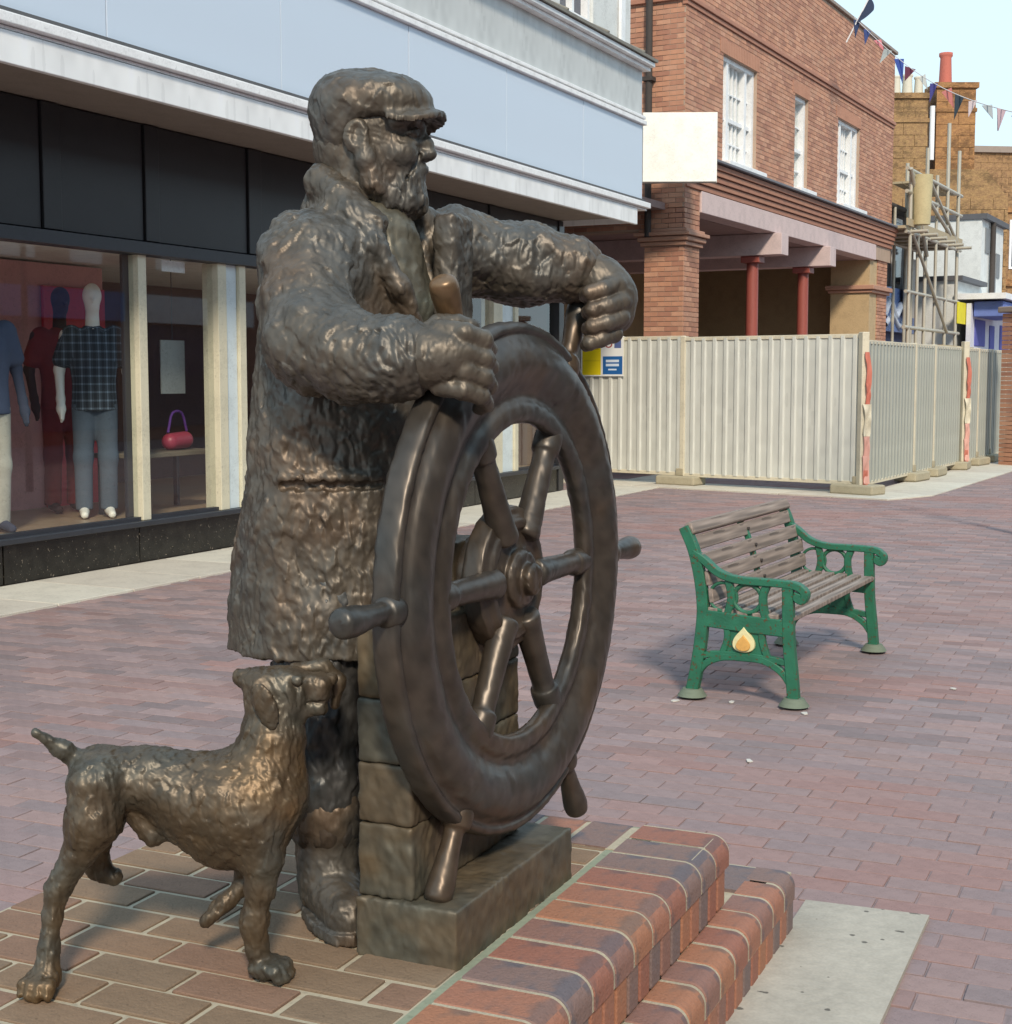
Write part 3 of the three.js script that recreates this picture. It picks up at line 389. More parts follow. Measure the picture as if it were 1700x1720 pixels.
// ================================================================== THE DOG
{
  const D = thing('dog_statue', 'bronze terrier standing beside the sailor with one forepaw lifted and head raised', 'dog statue', [-0.676, 0.35, -2.771]);
  const trunk = chain([[-0.10, 0.398, -0.015, 0.052], [0.0, 0.378, -0.025, 0.054], [0.09, 0.345, -0.03, 0.074], [0.17, 0.330, -0.035, 0.092], [0.212, 0.345, -0.04, 0.078]], 0.05), keel = chain([[0.05, 0.30, -0.03, 0.04], [0.13, 0.27, -0.03, 0.052], [0.195, 0.265, -0.03, 0.055]], 0.05),
    neck = chain([[0.212, 0.37, -0.04, 0.070], [0.226, 0.45, -0.05, 0.052], [0.230, 0.52, -0.06, 0.049]], 0.05), skull = rbox([0.232, 0.548, -0.06], [0.058, 0.042, 0.046], 0.032), snout = rbox([0.298, 0.548, -0.068], [0.040, 0.030, 0.030], 0.020), nosT = ell([0.338, 0.566, -0.070], [0.012, 0.012, 0.014]), jaw = rbox([0.288, 0.512, -0.066], [0.042, 0.014, 0.024], 0.012), crest = chain([[0.185, 0.568, -0.058, 0.018], [0.166, 0.572, -0.058, 0.017]], 0.02),
    nH = chain([[-0.095, 0.385, 0.025, 0.056], [-0.10, 0.315, 0.04, 0.045], [-0.125, 0.262, 0.042, 0.030]], 0.03), nH2 = chain([[-0.122, 0.265, 0.042, 0.030], [-0.168, 0.190, 0.045, 0.0225], [-0.176, 0.14, 0.055, 0.0185], [-0.183, 0.08, 0.065, 0.0185], [-0.185, 0.045, 0.072, 0.024]], 0.012),
    fH = chain([[-0.09, 0.37, -0.055, 0.050], [-0.105, 0.29, -0.065, 0.034], [-0.13, 0.22, -0.08, 0.021], [-0.128, 0.182, -0.09, 0.019], [-0.098, 0.166, -0.09, 0.018]], 0.02),
    nF = chain([[0.20, 0.315, 0.005, 0.052], [0.212, 0.235, 0.008, 0.036], [0.208, 0.18, 0.010, 0.026], [0.194, 0.11, 0.010, 0.0235], [0.200, 0.055, 0.012, 0.023]], 0.02),
    fF = chain([[0.185, 0.28, -0.065, 0.042], [0.17, 0.205, -0.07, 0.022], [0.158, 0.158, -0.062, 0.018]], 0.02), fF2 = chain([[0.160, 0.156, -0.06, 0.017], [0.125, 0.125, -0.048, 0.016], [0.093, 0.096, -0.04, 0.014]], 0.01),
    tail = chain([[-0.12, 0.412, -0.005, 0.021], [-0.16, 0.447, 0.012, 0.0145], [-0.204, 0.484, 0.03, 0.0085]], 0.02), sh = chain([[-0.03, 0.315, -0.02, 0.025], [0.0, 0.272, -0.015, 0.021]], 0.02);
  const paw = (c, ang) => { const ca = Math.cos(ang), sa = Math.sin(ang), pad = ell([0, 0.024, 0], [0.036, 0.023, 0.03]), toes = [-1.5, -0.5, 0.5, 1.5].map(i => chain([[0.008, 0.032, i * 0.013, 0.012], [0.034 - Math.abs(i) * 0.004, 0.026, i * 0.0155, 0.0125], [0.044 - Math.abs(i) * 0.004, 0.012, i * 0.0165, 0.010]], 0.006)); return (x, y, z) => { x -= c[0]; y -= c[1]; z -= c[2]; const u = x * ca + z * sa, w = -x * sa + z * ca; let d = pad(u, y, w); for (const t of toes) d = smin(d, t(u, y, w), 0.004); return Math.max(d, -y); }; };
  const p1 = paw([-0.188, 0, 0.078], 1.75), p2 = paw([0.218, 0, 0.014], 0.35);
  const eyeN = ell([0.278, 0.572, -0.026], [0.010, 0.010, 0.009]), eyeS = ell([0.280, 0.570, -0.018], [0.017, 0.014, 0.012]), cut = chain([[0.280, 0.524, -0.040, 0.004], [0.336, 0.527, -0.044, 0.004]], 0.002);
  const F = (x, y, z) => {
    let d = smin(trunk(x, y, z), keel(x, y, z), 0.04); d = smin(d, neck(x, y, z), 0.04); let h = smin(skull(x, y, z), snout(x, y, z), 0.02); h = smin(h, jaw(x, y, z), 0.006); h = smin(h, crest(x, y, z), 0.02); h = smax(h, -eyeS(x, y, z), 0.008); h = smin(h, eyeN(x, y, z), 0.002); h = smax(h, -cut(x, y, z), 0.003); h = smin(h, nosT(x, y, z), 0.004); d = smin(d, h, 0.025);
    d = smin(d, nH(x, y, z), 0.02); d = smin(d, nH2(x, y, z), 0.012); d = smin(d, fH(x, y, z), 0.015); d = smin(d, nF(x, y, z), 0.02); d = smin(d, fF(x, y, z), 0.015); d = smin(d, fF2(x, y, z), 0.006); d = smin(d, tail(x, y, z), 0.015); d = smin(d, sh(x, y, z), 0.015); d = smin(d, p1(x, y, z), 0.012); return smin(d, p2(x, y, z), 0.012);
  };
  part('body', sculpt(net(F, [-0.26, -0.01, -0.18], [0.40, 0.64, 0.16], 0.003), PAT.dog, 0.0032, 0.019, 0.0026, 2), bD, D);
  const ear = (pts) => { const c = chain(pts, 0.02); return c; };
  const e0 = ell([0, 0, 0], [0.024, 0.046, 0.011]), e1 = (x, y, z) => { x -= 0.222; y -= 0.528; z -= 0.004 + (y + 0.02) * 0.12; const k = 1 + clamp(-y * 6, 0, 0.8); return e0((x + y * 0.25) * k, y, z - 0.15 * x) / k * 0.8; };
  part('ear', sculpt(net(e1, [0.17, 0.45, -0.05], [0.28, 0.6, 0.05], 0.003), PAT.dog, 0.003, 0.016, 0.002, 3), bD, D);
  const e2 = ear([[0.262, 0.578, -0.108, 0.013], [0.315, 0.580, -0.122, 0.014], [0.342, 0.55, -0.125, 0.015], [0.338, 0.505, -0.118, 0.010]]);
  part('ear', sculpt(net(e2, [0.22, 0.46, -0.17], [0.38, 0.62, -0.07], 0.003), PAT.dog, 0.002, 0.02, 0.001, 5), bD, D);
}
//@@S0
// ================================================================== THE SHOP
const dk = G('black_panel', [0.022, 0.022, 0.025], { roughness: 0.35 }), dk2 = G('black_trim', [0.03, 0.033, 0.042], { roughness: 0.4 });
const fasM = mat('fascia_panel', [0.56, 0.63, 0.72], { roughness: 0.42, metalness: 0.1 }), trimM = mat('canopy_trim', [0.84, 0.85, 0.87], { t: streak, roughness: 0.45 }), leadM = mat('roof_lead', [0.20, 0.185, 0.16], { t: streak, roughness: 0.7 });
const granite = mat('black_granite', [0.42, 0.38, 0.34], { t: speck, roughness: 0.25 }), cream = G('cream_paint', [0.62, 0.58, 0.44], { roughness: 0.5 }), maroon = G('maroon_wall', [0.055, 0.024, 0.026], { roughness: 0.6 });
{
  const S = thing('shop_building', 'modern shop with dark display windows, long canopy and blue grey fascia panels', 'shop', SO, SR);
  const x1 = 9.94;
  part('floor', B(-6, x1, 0.0, 0.33, -3.2, -0.12), G('brown_floor', [0.34, 0.25, 0.17], { roughness: 0.4 }), S);
  part('back_wall', [B(-6, x1, 0.33, 3.4, -3.4, -3.2), B(x1 - 0.1, x1, 0.0, 3.6, -3.2, -0.1), B(-6.1, -6, 0, 3.5, -3.2, 0)], G('inner_wall', [0.10, 0.055, 0.05], { roughness: 0.7 }), S);
  part('ceiling', B(-6, x1, 2.52, 2.62, -3.2, -0.1), G('inner_ceiling', [0.7, 0.68, 0.64]), S);
  part('display_screen', B(-3.2, 3.12, 0.33, 2.5, -1.75, -1.70), G('pink_screen', [0.62, 0.30, 0.30], { roughness: 0.6 }), S, 'dusky pink screen behind the mannequins');
  part('display_screen', B(2.3, 3.1, 0.33, 2.3, -1.69, -1.66), G('red_screen', [0.55, 0.03, 0.05], { roughness: 0.5 }), S, 'bright red screen beside the standing mannequin');
  // riser of granite tiles
  for (let s = -4.4, i = 0; s < x1 - 0.1; s += 1.48, i++) part('granite_tile', B(s + 0.006, Math.min(s + 1.474, x1), 0.013, 0.30, -0.12, 0.0 + (i % 2) * 0.003, 0.004), granite, S);
  part('sill', B(-4.4, x1, 0.30, 0.345, -0.14, 0.035, 0.008), dk2, S);
  // head of the windows: black panels
  part('window_head', B(-4.4, x1, 2.46, 2.56, -0.12, 0.05, 0.006), dk2, S);
  const xs = [-4.3, -2.7, -1.1, 0.52, 0.72, 1.66, 1.84, 3.05, 3.25, 4.6, 4.8, 6.2, 6.4, 7.8, 8.0, x1];
  for (let i = 0; i + 1 < xs.length; i++) part('fascia_tile', B(xs[i] + 0.006, xs[i + 1] - 0.006, 2.57, 3.48, -0.1, 0.0 + (xs[i + 1] - xs[i] < 0.3 ? 0.02 : 0), 0.006), dk, S);
  part('backing', B(-4.4, x1, 2.57, 3.5, -0.2, -0.1), dk2, S);
  // windows
  const bays = [[-4.3, -1.2], [-1.14, 1.57], [1.68, 2.62], [3.02, 5.4], [5.5, 7.9], [8.6, 9.8]];
  for (const [a, b] of bays) { const p = part('window', B(a, b, 0.345, 0.375, -0.08, -0.02).translate(0, 0, 0), dk2, S); part('pane', new THREE.PlaneGeometry(b - a, 2.085).translate((a + b) / 2, 1.4175, -0.05), glass, p); }
  for (const a of [-1.17, 5.45]) part('mullion', B(a - 0.03, a + 0.03, 0.345, 2.46, -0.09, -0.01, 0.004), dk2, S);
  part('mullion', B(1.575, 1.675, 0.345, 2.46, -0.12, 0.0, 0.006), cream, S);
  part('mullion', B(1.50, 1.572, 0.345, 2.46, -0.125, -0.092, 0.006), dk2, S);
  // pale corner post made of two cream posts and a white panel
  for (const [a, b, m, zz] of [[2.60, 2.72, cream, 0.01], [2.725, 2.90, G('white_panel', [0.62, 0.70, 0.72], { roughness: 0.4 }), -0.02], [2.905, 3.0, cream, 0.01], [7.92, 8.16, cream, 0.01], [8.165, 8.5, G('white_panel', [0, 0, 0]), -0.02], [8.505, 8.6, cream, 0.01]]) part('corner_post', B(a, b, 0.345, 2.46, -0.16, zz, 0.006), m, S);
  part('end_pier', B(x1 - 0.14, x1 + 0.02, 0.02, 3.48, -0.16, 0.02, 0.006), dk, S);
  // canopy
  part('soffit', B(-6, x1 - 0.02, 3.49, 3.545, -0.25, 0.985), G('brown_soffit', [0.23, 0.19, 0.16], { roughness: 0.7 }), S);
  part('canopy', [B(-6, x1, 3.40, 3.60, 0.985, 1.03, 0.008), B(x1 - 0.02, x1, 3.42, 3.60, -0.25, 0.984)], trimM, S);
  part('canopy_trim', [B(-6, x1 + 0.35, 3.606, 3.625, 0.90, 1.02), B(-6, x1 + 0.36, 3.63, 3.70, 0.93, 1.075, 0.01)], white, S);
  part('gutter_line', B(-6, x1 + 0.36, 3.701, 3.745, 0.93, 1.0), G('dark_strip', [0.09, 0.09, 0.095]), S);
  for (let s = -6, i = 0; s < x1 + 0.3; s += 2.05, i++) part('fascia_panel', B(s + 0.004, Math.min(s + 2.046, x1 + 0.34), 3.746, 4.68, 0.86, 0.955 + (i % 2) * 0.002, 0.004), fasM, S);
  part('fascia_end', B(x1 + 0.345, x1 + 0.36, 3.746, 4.68, -0.2, 0.95), fasM, S);
  part('fascia_trim', [B(-6, x1 + 0.4, 4.683, 4.74, 0.86, 1.0, 0.01), B(-6, x1 + 0.4, 4.76, 4.80, 0.86, 0.985, 0.008)], white, S);
  part('frieze', B(-6, x1 + 0.36, 4.80, 5.36, 0.80, 0.94), mat('frieze_panel', [0.55, 0.57, 0.58], { t: streak, roughness: 0.5 }), S);
  part('cornice', [B(-6, x1 + 0.42, 5.36, 5.40, 0.80, 1.03), B(-6, x1 + 0.44, 5.405, 5.46, 0.80, 1.09, 0.012)], trimM, S);
  { const s = new THREE.Shape(); s.moveTo(1.12, 5.465); s.lineTo(1.12, 5.50); s.lineTo(0.8, 5.66); s.lineTo(-0.55, 5.66); s.lineTo(-0.55, 5.465); const g = new THREE.ExtrudeGeometry(s, { depth: x1 + 6.46, bevelEnabled: false }); g.rotateY(-Math.PI / 2); g.translate(x1 + 0.46, 0, 0); g.computeVertexNormals(); part('roof', boxUV(g), leadM, S); for (let i = 0; i < 9; i++) { const m = part('roof_roll', rod(V(0, 5.51, 1.11), V(0, 5.665, 0.8), 0.02), leadM, S); m.position.x = x1 - i * 1.2; } }
  // set back white upper storey
  const W = G('white_render', [0.66, 0.67, 0.65], { bump: 0.004, roughness: 0.85 });
  part('upper_wall', [B(4.0, 8.15, 5.67, 9.5, -3.2, 0.74), B(8.15, 9.15, 5.67, 5.70, -3.2, 0.74), B(9.15, x1 + 0.45, 5.67, 9.5, -3.2, 0.74), B(8.15, 9.15, 7.4, 9.5, -3.2, 0.74), B(8.15, 9.15, 5.7, 7.4, -3.2, 0.4)], W, S);
  part('corner_strip', B(9.95, 10.1, 5.67, 9.5, 0.745, 0.79, 0.01), white, S);
  { const a = 8.16, w = part('window', [B(a, a + 0.98, 5.7, 5.77, 0.55, 0.70), B(a, a + 0.98, 7.32, 7.39, 0.55, 0.70), B(a, a + 0.07, 5.77, 7.32, 0.55, 0.70), B(a + 0.91, a + 0.98, 5.77, 7.32, 0.55, 0.70), B(a + 0.46, a + 0.52, 5.77, 7.32, 0.56, 0.69)], white, S); part('pane', B(a + 0.07, a + 0.91, 5.77, 7.32, 0.60, 0.61), G('dark_pane', [0.06, 0.07, 0.10], { roughness: 0.08 }), w); }
  part('core_wall', [B(-6, x1 + 0.34, 3.55, 5.46, -3.3, -0.26)], W, S);
  part('recess_wall', [B(x1 + 0.5, x1 + 4.5, 0, 3.9, -2.6, -2.4), B(x1 + 0.02, x1 + 4.5, 2.85, 2.95, -2.4, -2.32)], maroon, S);
  part('door', [B(x1 + 0.6, x1 + 0.75, 0, 2.85, -2.4, -2.34), B(x1 + 2.2, x1 + 2.35, 0, 2.85, -2.4, -2.34), B(x1 + 0.6, x1 + 2.35, 2.1, 2.2, -2.4, -2.34)], G('door_maroon', [0.09, 0.035, 0.035]), S);
  part('notice', B(2.02, 2.32, 2.36, 2.45, -0.13, -0.12), white, S, 'small white sticker at the top of the narrow window');
}
{ // inside the windows
  const toW = (s, y, n) => [SO[0] + 0.435 * s + 0.9004 * n, y, SO[2] - 0.9004 * s + 0.435 * n];
  const skin = mat('mannequin_white', [0.88, 0.86, 0.79], { roughness: 0.35 });
  const shirtM = mat('plaid_shirt', [0.95, 1.0, 1.0], { t: plaid, roughness: 0.9 }), jeanM = G('dark_jeans', [0.09, 0.12, 0.16], { bump: 0.001, roughness: 0.9 });
  const q = thing('mannequin', 'white mannequin in short sleeved dark plaid shirt and jeans behind the shop window', 'mannequin', toW(1.74, 0.335, -0.62), SR - 2.35);
  const hA = ell([0.01, 1.82, 0], [0.098, 0.105, 0.076]), hB = ell([0.035, 1.755, 0], [0.062, 0.075, 0.056]), hC = cone([0.098, 1.815, 0], [0.116, 1.775, 0], 0.010, 0.015);
  const head = (x, y, z) => smin(Math.min(hA(x, y, z), smin(hB(x, y, z), hC(x, y, z), 0.02)), cone([-0.01, 1.72, 0], [-0.02, 1.56, 0], 0.052, 0.06)(x, y, z), 0.04);
  const arm = (s) => chain([[-0.01, 1.50, s * 0.21, 0.055], [-0.04, 1.22, s * 0.27, 0.042], [0.05, 0.98, s * 0.27, 0.032], [0.08, 0.90, s * 0.27, 0.034], [0.10, 0.82, s * 0.265, 0.02]], 0.03);
  const a1 = arm(1), a2 = arm(-1), tor = chain([[-0.02, 1.5, 0, 0.09], [0, 1.2, 0, 0.09], [0, 0.95, 0, 0.1]], 0.1);
  const fin = [-1, 1].map(s => [0, 1, 2, 3].map(i => cone([0.085 + i * 0.012, 0.87, s * 0.27], [0.085 + i * 0.016, 0.79 + (i === 3 ? 0.02 : 0), s * 0.27], 0.011, 0.008))).flat();
  const feet = [-1, 1].map(s => cone([-0.02, 0.06, s * 0.1], [0.14, 0.03, s * 0.11], 0.045, 0.032));
  const mb = net((x, y, z) => { let d = Math.min(head(x, y, z), a1(x, y, z), a2(x, y, z), tor(x, y, z)); for (const f of fin) d = smin(d, f(x, y, z), 0.01); for (const f of feet) d = Math.min(d, f(x, y, z)); return d; }, [-0.2, 0, -0.36], [0.26, 2.0, 0.36], 0.012);
  part('body', mb, skin, q);
  const sleeve = (s) => chain([[-0.01, 1.50, s * 0.17, 0.085], [-0.03, 1.30, s * 0.25, 0.075]], 0.03), s1 = sleeve(1), s2 = sleeve(-1), shirt = loft([[0.88, 0, 0.135, 0.185], [1.1, 0, 0.125, 0.175], [1.35, -0.005, 0.13, 0.2], [1.5, -0.015, 0.1, 0.18], [1.58, -0.02, 0.06, 0.07]], 0);
  part('shirt', boxUV(net((x, y, z) => smin(shirt(x, y, z), Math.min(s1(x, y, z), s2(x, y, z)), 0.03), [-0.2, 0.84, -0.4], [0.2, 1.64, 0.4], 0.012), 2.5), shirtM, q);
  const leg = [-1, 1].map(s => chain([[0, 0.92, s * 0.08, 0.105], [0.01, 0.5, s * 0.1, 0.075], [-0.02, 0.07, s * 0.1, 0.07]], 0.04));
  part('jeans', boxUV(net((x, y, z) => Math.max(smin(leg[0](x, y, z), leg[1](x, y, z), 0.03), 0.06 - y), [-0.2, 0, -0.26], [0.2, 1.06, 0.26], 0.014)), jeanM, q);
  const add = (s, n, turn, label, cols) => { const c = q.clone(); c.name = numbered('mannequin'); scene.add(c); c.position.set(...toW(s, 0.335, n)); c.rotation.y = SR + turn; c.userData = { label, category: 'mannequin' }; c.children.forEach((m, i) => { if (cols[i]) m.material = cols[i]; }); };
  add(0.42, -0.5, -1.9, 'mannequin in dark blue top and pale trousers at the left end of the window', [G('navy_sleeve', [0.05, 0.06, 0.10], { roughness: 0.9 }), G('blue_jacket', [0.06, 0.08, 0.14], { roughness: 0.9 }), G('stone_trousers', [0.46, 0.44, 0.38], { roughness: 0.9 })]);
  add(2.0, -1.2, -2.0, 'mannequin dressed all in dark red standing behind the plaid shirt one', [G('wine_skin', [0.05, 0.02, 0.02]), G('wine_top', [0.2, 0.02, 0.025], { roughness: 0.9 }), G('red_trousers', [0.18, 0.018, 0.02], { roughness: 0.9 })]);
  const bag = thing('shoulder_bag', 'pink and red bag standing on a display table in the narrow window', 'bag', toW(2.66, 0.86, -0.5), SR);
  part('bag_body', net((() => { const d = chain([[-0.10, 0.07, 0, 0.075], [0.10, 0.08, 0, 0.075]], 0.05); return (x, y, z) => Math.max(d(x, y, z), -y); })(), [-0.3, -0.02, -0.16], [0.3, 0.26, 0.16], 0.012), G('pink_leather', [0.38, 0.05, 0.09], { roughness: 0.4 }), bag);
  part('strap', tube([V(-0.13, 0.15, 0), V(-0.06, 0.32, 0), V(0.06, 0.32, 0), V(0.13, 0.16, 0)], 0.012), G('purple_leather', [0.12, 0.04, 0.25]), bag);
  const tb = thing('display_table', 'low display table under the pink bag in the narrow shop window', 'table', toW(2.45, 0.335, -0.55), SR);
  part('tabletop', B(-0.55, 0.55, 0.48, 0.52, -0.25, 0.25, 0.008), G('table_wood', [0.16, 0.13, 0.09]), tb);
  for (const [x, z] of [[-0.5, -0.2], [0.5, -0.2], [-0.5, 0.2], [0.5, 0.2]]) part('leg', B(x - 0.02, x + 0.02, 0, 0.48, z - 0.02, z + 0.02), dk2, tb);
  const ps = thing('poster_board', 'plain pale poster hanging inside the narrow shop window', 'poster', toW(2.55, 1.35, -0.45), SR);
  part('sheet', B(-0.16, 0.16, 0, 0.46, -0.006, 0.006), G('poster_grey', [0.36, 0.38, 0.37]), ps); part('hanger', rod(V(0, 0.46, 0), V(0, 1.16, 0), 0.004), dk2, ps);
}
// ================================================================== BRICK BUILDING OVER THE ARCADE
const BO = [2.667, 0, -22.6], BR = Math.atan2(0.8827, 0.47);
const wallBrick = [[0.48, 0.235, 0.150], [0.53, 0.265, 0.165], [0.44, 0.215, 0.14], [0.56, 0.30, 0.195], [0.41, 0.195, 0.13], [0.50, 0.265, 0.175]];
const wallM = wallBrick.map((c, i) => G('wall_brick_' + ['red', 'orange', 'russet', 'peach', 'brown', 'rose'][i], c, { roughness: 0.85 }));
const mortarM = G('wall_mortar', [0.44, 0.32, 0.24], { roughness: 0.95 });
function bricksOn(list, u0, u1, y0, y1, place, holes = [], R, lng = 0.225) { // place(u, y) -> [x, y, z, turn]
  const rows = Math.floor((y1 - y0) / 0.075 + 1e-6);
  for (let r = 0; r < rows; r++) { const y = y0 + r * 0.075 + 0.0375; let u = u0 - (r % 2 ? lng / 2 : 0);
    for (; u < u1 - 0.02; u += lng) { const a = Math.max(u, u0), b = Math.min(u + lng, u1); if (b - a < 0.05) continue; let segs = [[a, b]];
      for (const [h0, h1, k0, k1] of holes) if (y > k0 && y < k1) segs = segs.flatMap(([p, s]) => s <= h0 || p >= h1 ? [[p, s]] : [[p, h0], [h1, s]].filter(([m, n]) => n - m > 0.04));
      for (const [p, s] of segs) list.push([...place((p + s) / 2, y), s - p - 0.01, R()]); } }
}
{
  const H = thing('brick_building', 'red brick building with white sash windows above an open arcade', 'building', BO, BR);
  const L = 12.7, top = 8.6, R = rng(77), holes = [[1.62, 3.28, 4.85, 6.57], [5.4, 6.22, 4.85, 6.57], [8.24, 9.86, 4.85, 6.57]];
  const sh = new THREE.Shape(); sh.moveTo(0, 4.8); sh.lineTo(L, 4.8); sh.lineTo(L, top); sh.lineTo(0, top); sh.closePath();
  for (const [a, b, c, d] of holes) { const h = new THREE.Path(); h.moveTo(a, c); h.lineTo(a, d); h.lineTo(b, d); h.lineTo(b, c); h.closePath(); sh.holes.push(h); }
  const fw = new THREE.ExtrudeGeometry(sh, { depth: 0.3, bevelEnabled: false }); fw.translate(0, 0, -0.303); boxUV(fw);
  part('wall', [fw, B(0.003, 0.3, 3.7, top, -7, -0.304), B(L - 0.3, L, 4, top, -7, -0.304), B(0.003, L, 4.03, 4.8, -0.29, -0.003)], mortarM, H);
  const list = [];
  bricksOn(list, 0.0, L, 4.8, top - 0.05, (u, y) => [u, y, -0.008, 0], holes, R);
  bricksOn(list, -7, 0, 3.72, top - 0.05, (u, y) => [0.006, y, u, Math.PI / 2], [], R);
  // pier with capital
  part('pier', [B(0.003, 0.638, 0, 3.72, -0.638, -0.003)], mortarM, H);
  bricksOn(list, -0.64, 0, 0, 3.45, (u, y) => [0.006, y, u, Math.PI / 2], [], R);
  bricksOn(list, 0.0, 0.64, 0, 3.45, (u, y) => [u, y, -0.006, 0], [], R);
  bricksOn(list, 0.0, 0.64, 3.72, 4.8, (u, y) => [u, y, -0.006, 0], [], R);
  // far pier
  part('pier', [B(11.1, 12.55, 0, 4.0, -0.9, -0.05)], G('far_pier', [0.50, 0.36, 0.20], { bump: 0.004 }), H, 'yellow brick pier at the far end of the arcade');
  bricksOn(list, 11.7, 12.55, 0, 4.3, (u, y) => [u, y, -0.045, 0], [], R);
  const bm = box(1, 0.064, 0.024, 0, 0, 0); const Q = new THREE.Quaternion(), T = new THREE.Matrix4(), C = new THREE.Color();
  H.updateMatrixWorld();
  list.forEach(e => { const w = V(e[0], e[1], e[2]).applyMatrix4(H.matrixWorld), p = proj(w); e.key = Math.abs(p[0]) > 1.02 || Math.abs(p[1]) > 1.02 || w.y < 2.0 || (w.y < 5.5 && p[0] < 0.27) ? 999 : -w.z; });
  list.sort((a, b) => a.key - b.key);
  list.slice(0, 300).forEach(e => { const m = part('brick', bm, wallM[Math.floor(e[5] * 6)], H); m.position.set(e[0], e[1], e[2]); m.rotation.y = e[3]; m.scale.x = e[4]; });
  const rest = list.slice(300), im = new THREE.InstancedMesh(bm, G('wall_brick_mixed', [1, 1, 1], { roughness: 0.85 }), rest.length);
  rest.forEach((e, i) => { Q.setFromAxisAngle(V(0, 1, 0), e[3]); T.compose(V(e[0], e[1], e[2]), Q, V(e[4], 1, 1)); im.setMatrixAt(i, T); const c = wallBrick[Math.floor(e[5] * 6)], k = 0.88 + 0.24 * ((e[5] * 37) % 1); im.setColorAt(i, C.setRGB(c[0] * k, c[1] * k, c[2] * k)); });
  im.name = 'brick'; im.userData.kind = 'stuff'; im.castShadow = im.receiveShadow = true; H.add(im);
  const cap = G('terracotta', [0.46, 0.25, 0.17], { roughness: 0.8 });
  part('capital', [B(-0.05, 0.69, 3.46, 3.52, -0.69, 0.05, 0.01), B(-0.09, 0.73, 3.525, 3.60, -0.73, 0.09, 0.02), B(-0.13, 0.77, 3.605, 3.66, -0.77, 0.13, 0.01), B(-0.07, 0.71, 3.665, 3.71, -0.71, 0.07, 0.01)], cap, H);
  part('capital', [B(11.05, 12.62, 3.3, 3.36, -0.95, 0.02, 0.01), B(11.0, 12.68, 3.365, 3.46, -1.0, 0.07, 0.015)], cap, H);
  const pink = G('pink_beam', [0.64, 0.50, 0.48], { roughness: 0.7 });
  part('beam', B(0.66, 11.3, 4.0, 4.33, -0.3, 0.03, 0.012), pink, H);
  for (let i = 0; i < 5; i++) part('corbel_course', B(0.02, L, 4.335 + i * 0.088, 4.335 + i * 0.088 + 0.078, -0.2, 0.035 + i * 0.03, 0.006), wallM[i % 2 ? 2 : 4], H);
  part('ledge', B(0.0, L + 0.03, 4.776, 4.82, -0.02, 0.22, 0.01), G('ledge_lead', [0.17, 0.17, 0.19]), H);
  part('string_course', [B(-0.06, L, 7.05, 7.12, -0.05, 0.06, 0.01), B(-0.03, L, 6.98, 7.045, -0.05, 0.03, 0.008), B(-0.06, -0.0, 7.05, 7.12, -7, -0.06, 0.01)], wallM[4], H);
  part('coping', [B(-0.05, L + 0.05, top, top + 0.07, -0.4, 0.06, 0.012), B(-0.05, 0.35, top, top + 0.07, -7, -0.405, 0.012)], G('coping_stone', [0.30, 0.24, 0.20]), H);
  for (const t of [4.45, 7.5]) part('cross_beam', B(t - 0.2, t + 0.2, 3.62, 3.992, -4.6, 0.16, 0.01), pink, H);
  for (const t of [4.45, 7.5]) { const g = part('column', [rod(V(t, 0, -0.43), V(t, 3.5, -0.43), 0.115, 0.105, 16)], G('red_column', [0.33, 0.085, 0.065], { roughness: 0.5 }), H); part('column_head', B(t - 0.16, t + 0.16, 3.5, 3.615, -0.6, -0.26, 0.01), G('red_column', []), g); }
  part('arcade_ceiling', B(-2.5, L, 3.997, 4.1, -5, -0.305), G('arcade_ceiling', [0.34, 0.24, 0.22]), H);
  part('arcade_wall', [B(-2.5, 5.2, 0, 4.0, -4.9, -4.7)], maroon, H);
  part('arcade_wall', [B(5.2, L, 0, 4.0, -4.9, -4.7), B(L - 0.4, L - 0.1, 0, 4.0, -4.69, -0.95)], G('tan_wall', [0.36, 0.27, 0.15], { bump: 0.004 }), H);
  // sash windows
  const sashes = (a, b, n) => {
    const y0 = 4.85, y1 = 6.57, ym = 5.62, F = part('window', [B(a, b, y1 - 0.07, y1, -0.22, -0.06), B(a, a + 0.09, y0, y1 - 0.07, -0.22, -0.06), B(b - 0.09, b, y0, y1 - 0.07, -0.22, -0.06)], white, H);
    part('sill', B(a - 0.09, b + 0.09, 4.825, 4.9, -0.22, 0.17, 0.012), white, F);
    const bars = [B(a + 0.09, b - 0.09, ym - 0.03, ym + 0.03, -0.2, -0.1), B(a + 0.09, b - 0.09, y0 + 0.05, y0 + 0.11, -0.2, -0.1)];
    const posts = n === 3 ? [a + 0.09 + 0.30, b - 0.09 - 0.30] : []; for (const x of posts) bars.push(B(x - 0.05, x + 0.05, y0, y1 - 0.07, -0.21, -0.07));
    const gl = n === 3 ? [a + 0.24, a + 0.65, (a + b) / 2, b - 0.65, b - 0.24] : [(a + b) / 2]; for (const x of gl) bars.push(B(x - 0.013, x + 0.013, y0 + 0.1, y1 - 0.07, -0.19, -0.13));
    for (const y of [5.26, 6.05]) bars.push(B(a + 0.09, b - 0.09, y - 0.012, y + 0.012, -0.188, -0.132));
    part('glazing_bars', bars, white, F);
    part('pane', new THREE.PlaneGeometry(b - a - 0.18, y1 - y0 - 0.07).translate((a + b) / 2, (y0 + y1 - 0.07) / 2, -0.167), glass, F); part('blind', B(a + 0.02, b - 0.02, y0, y1, -0.32, -0.315), G('window_blind', [0.60, 0.60, 0.57]), F);
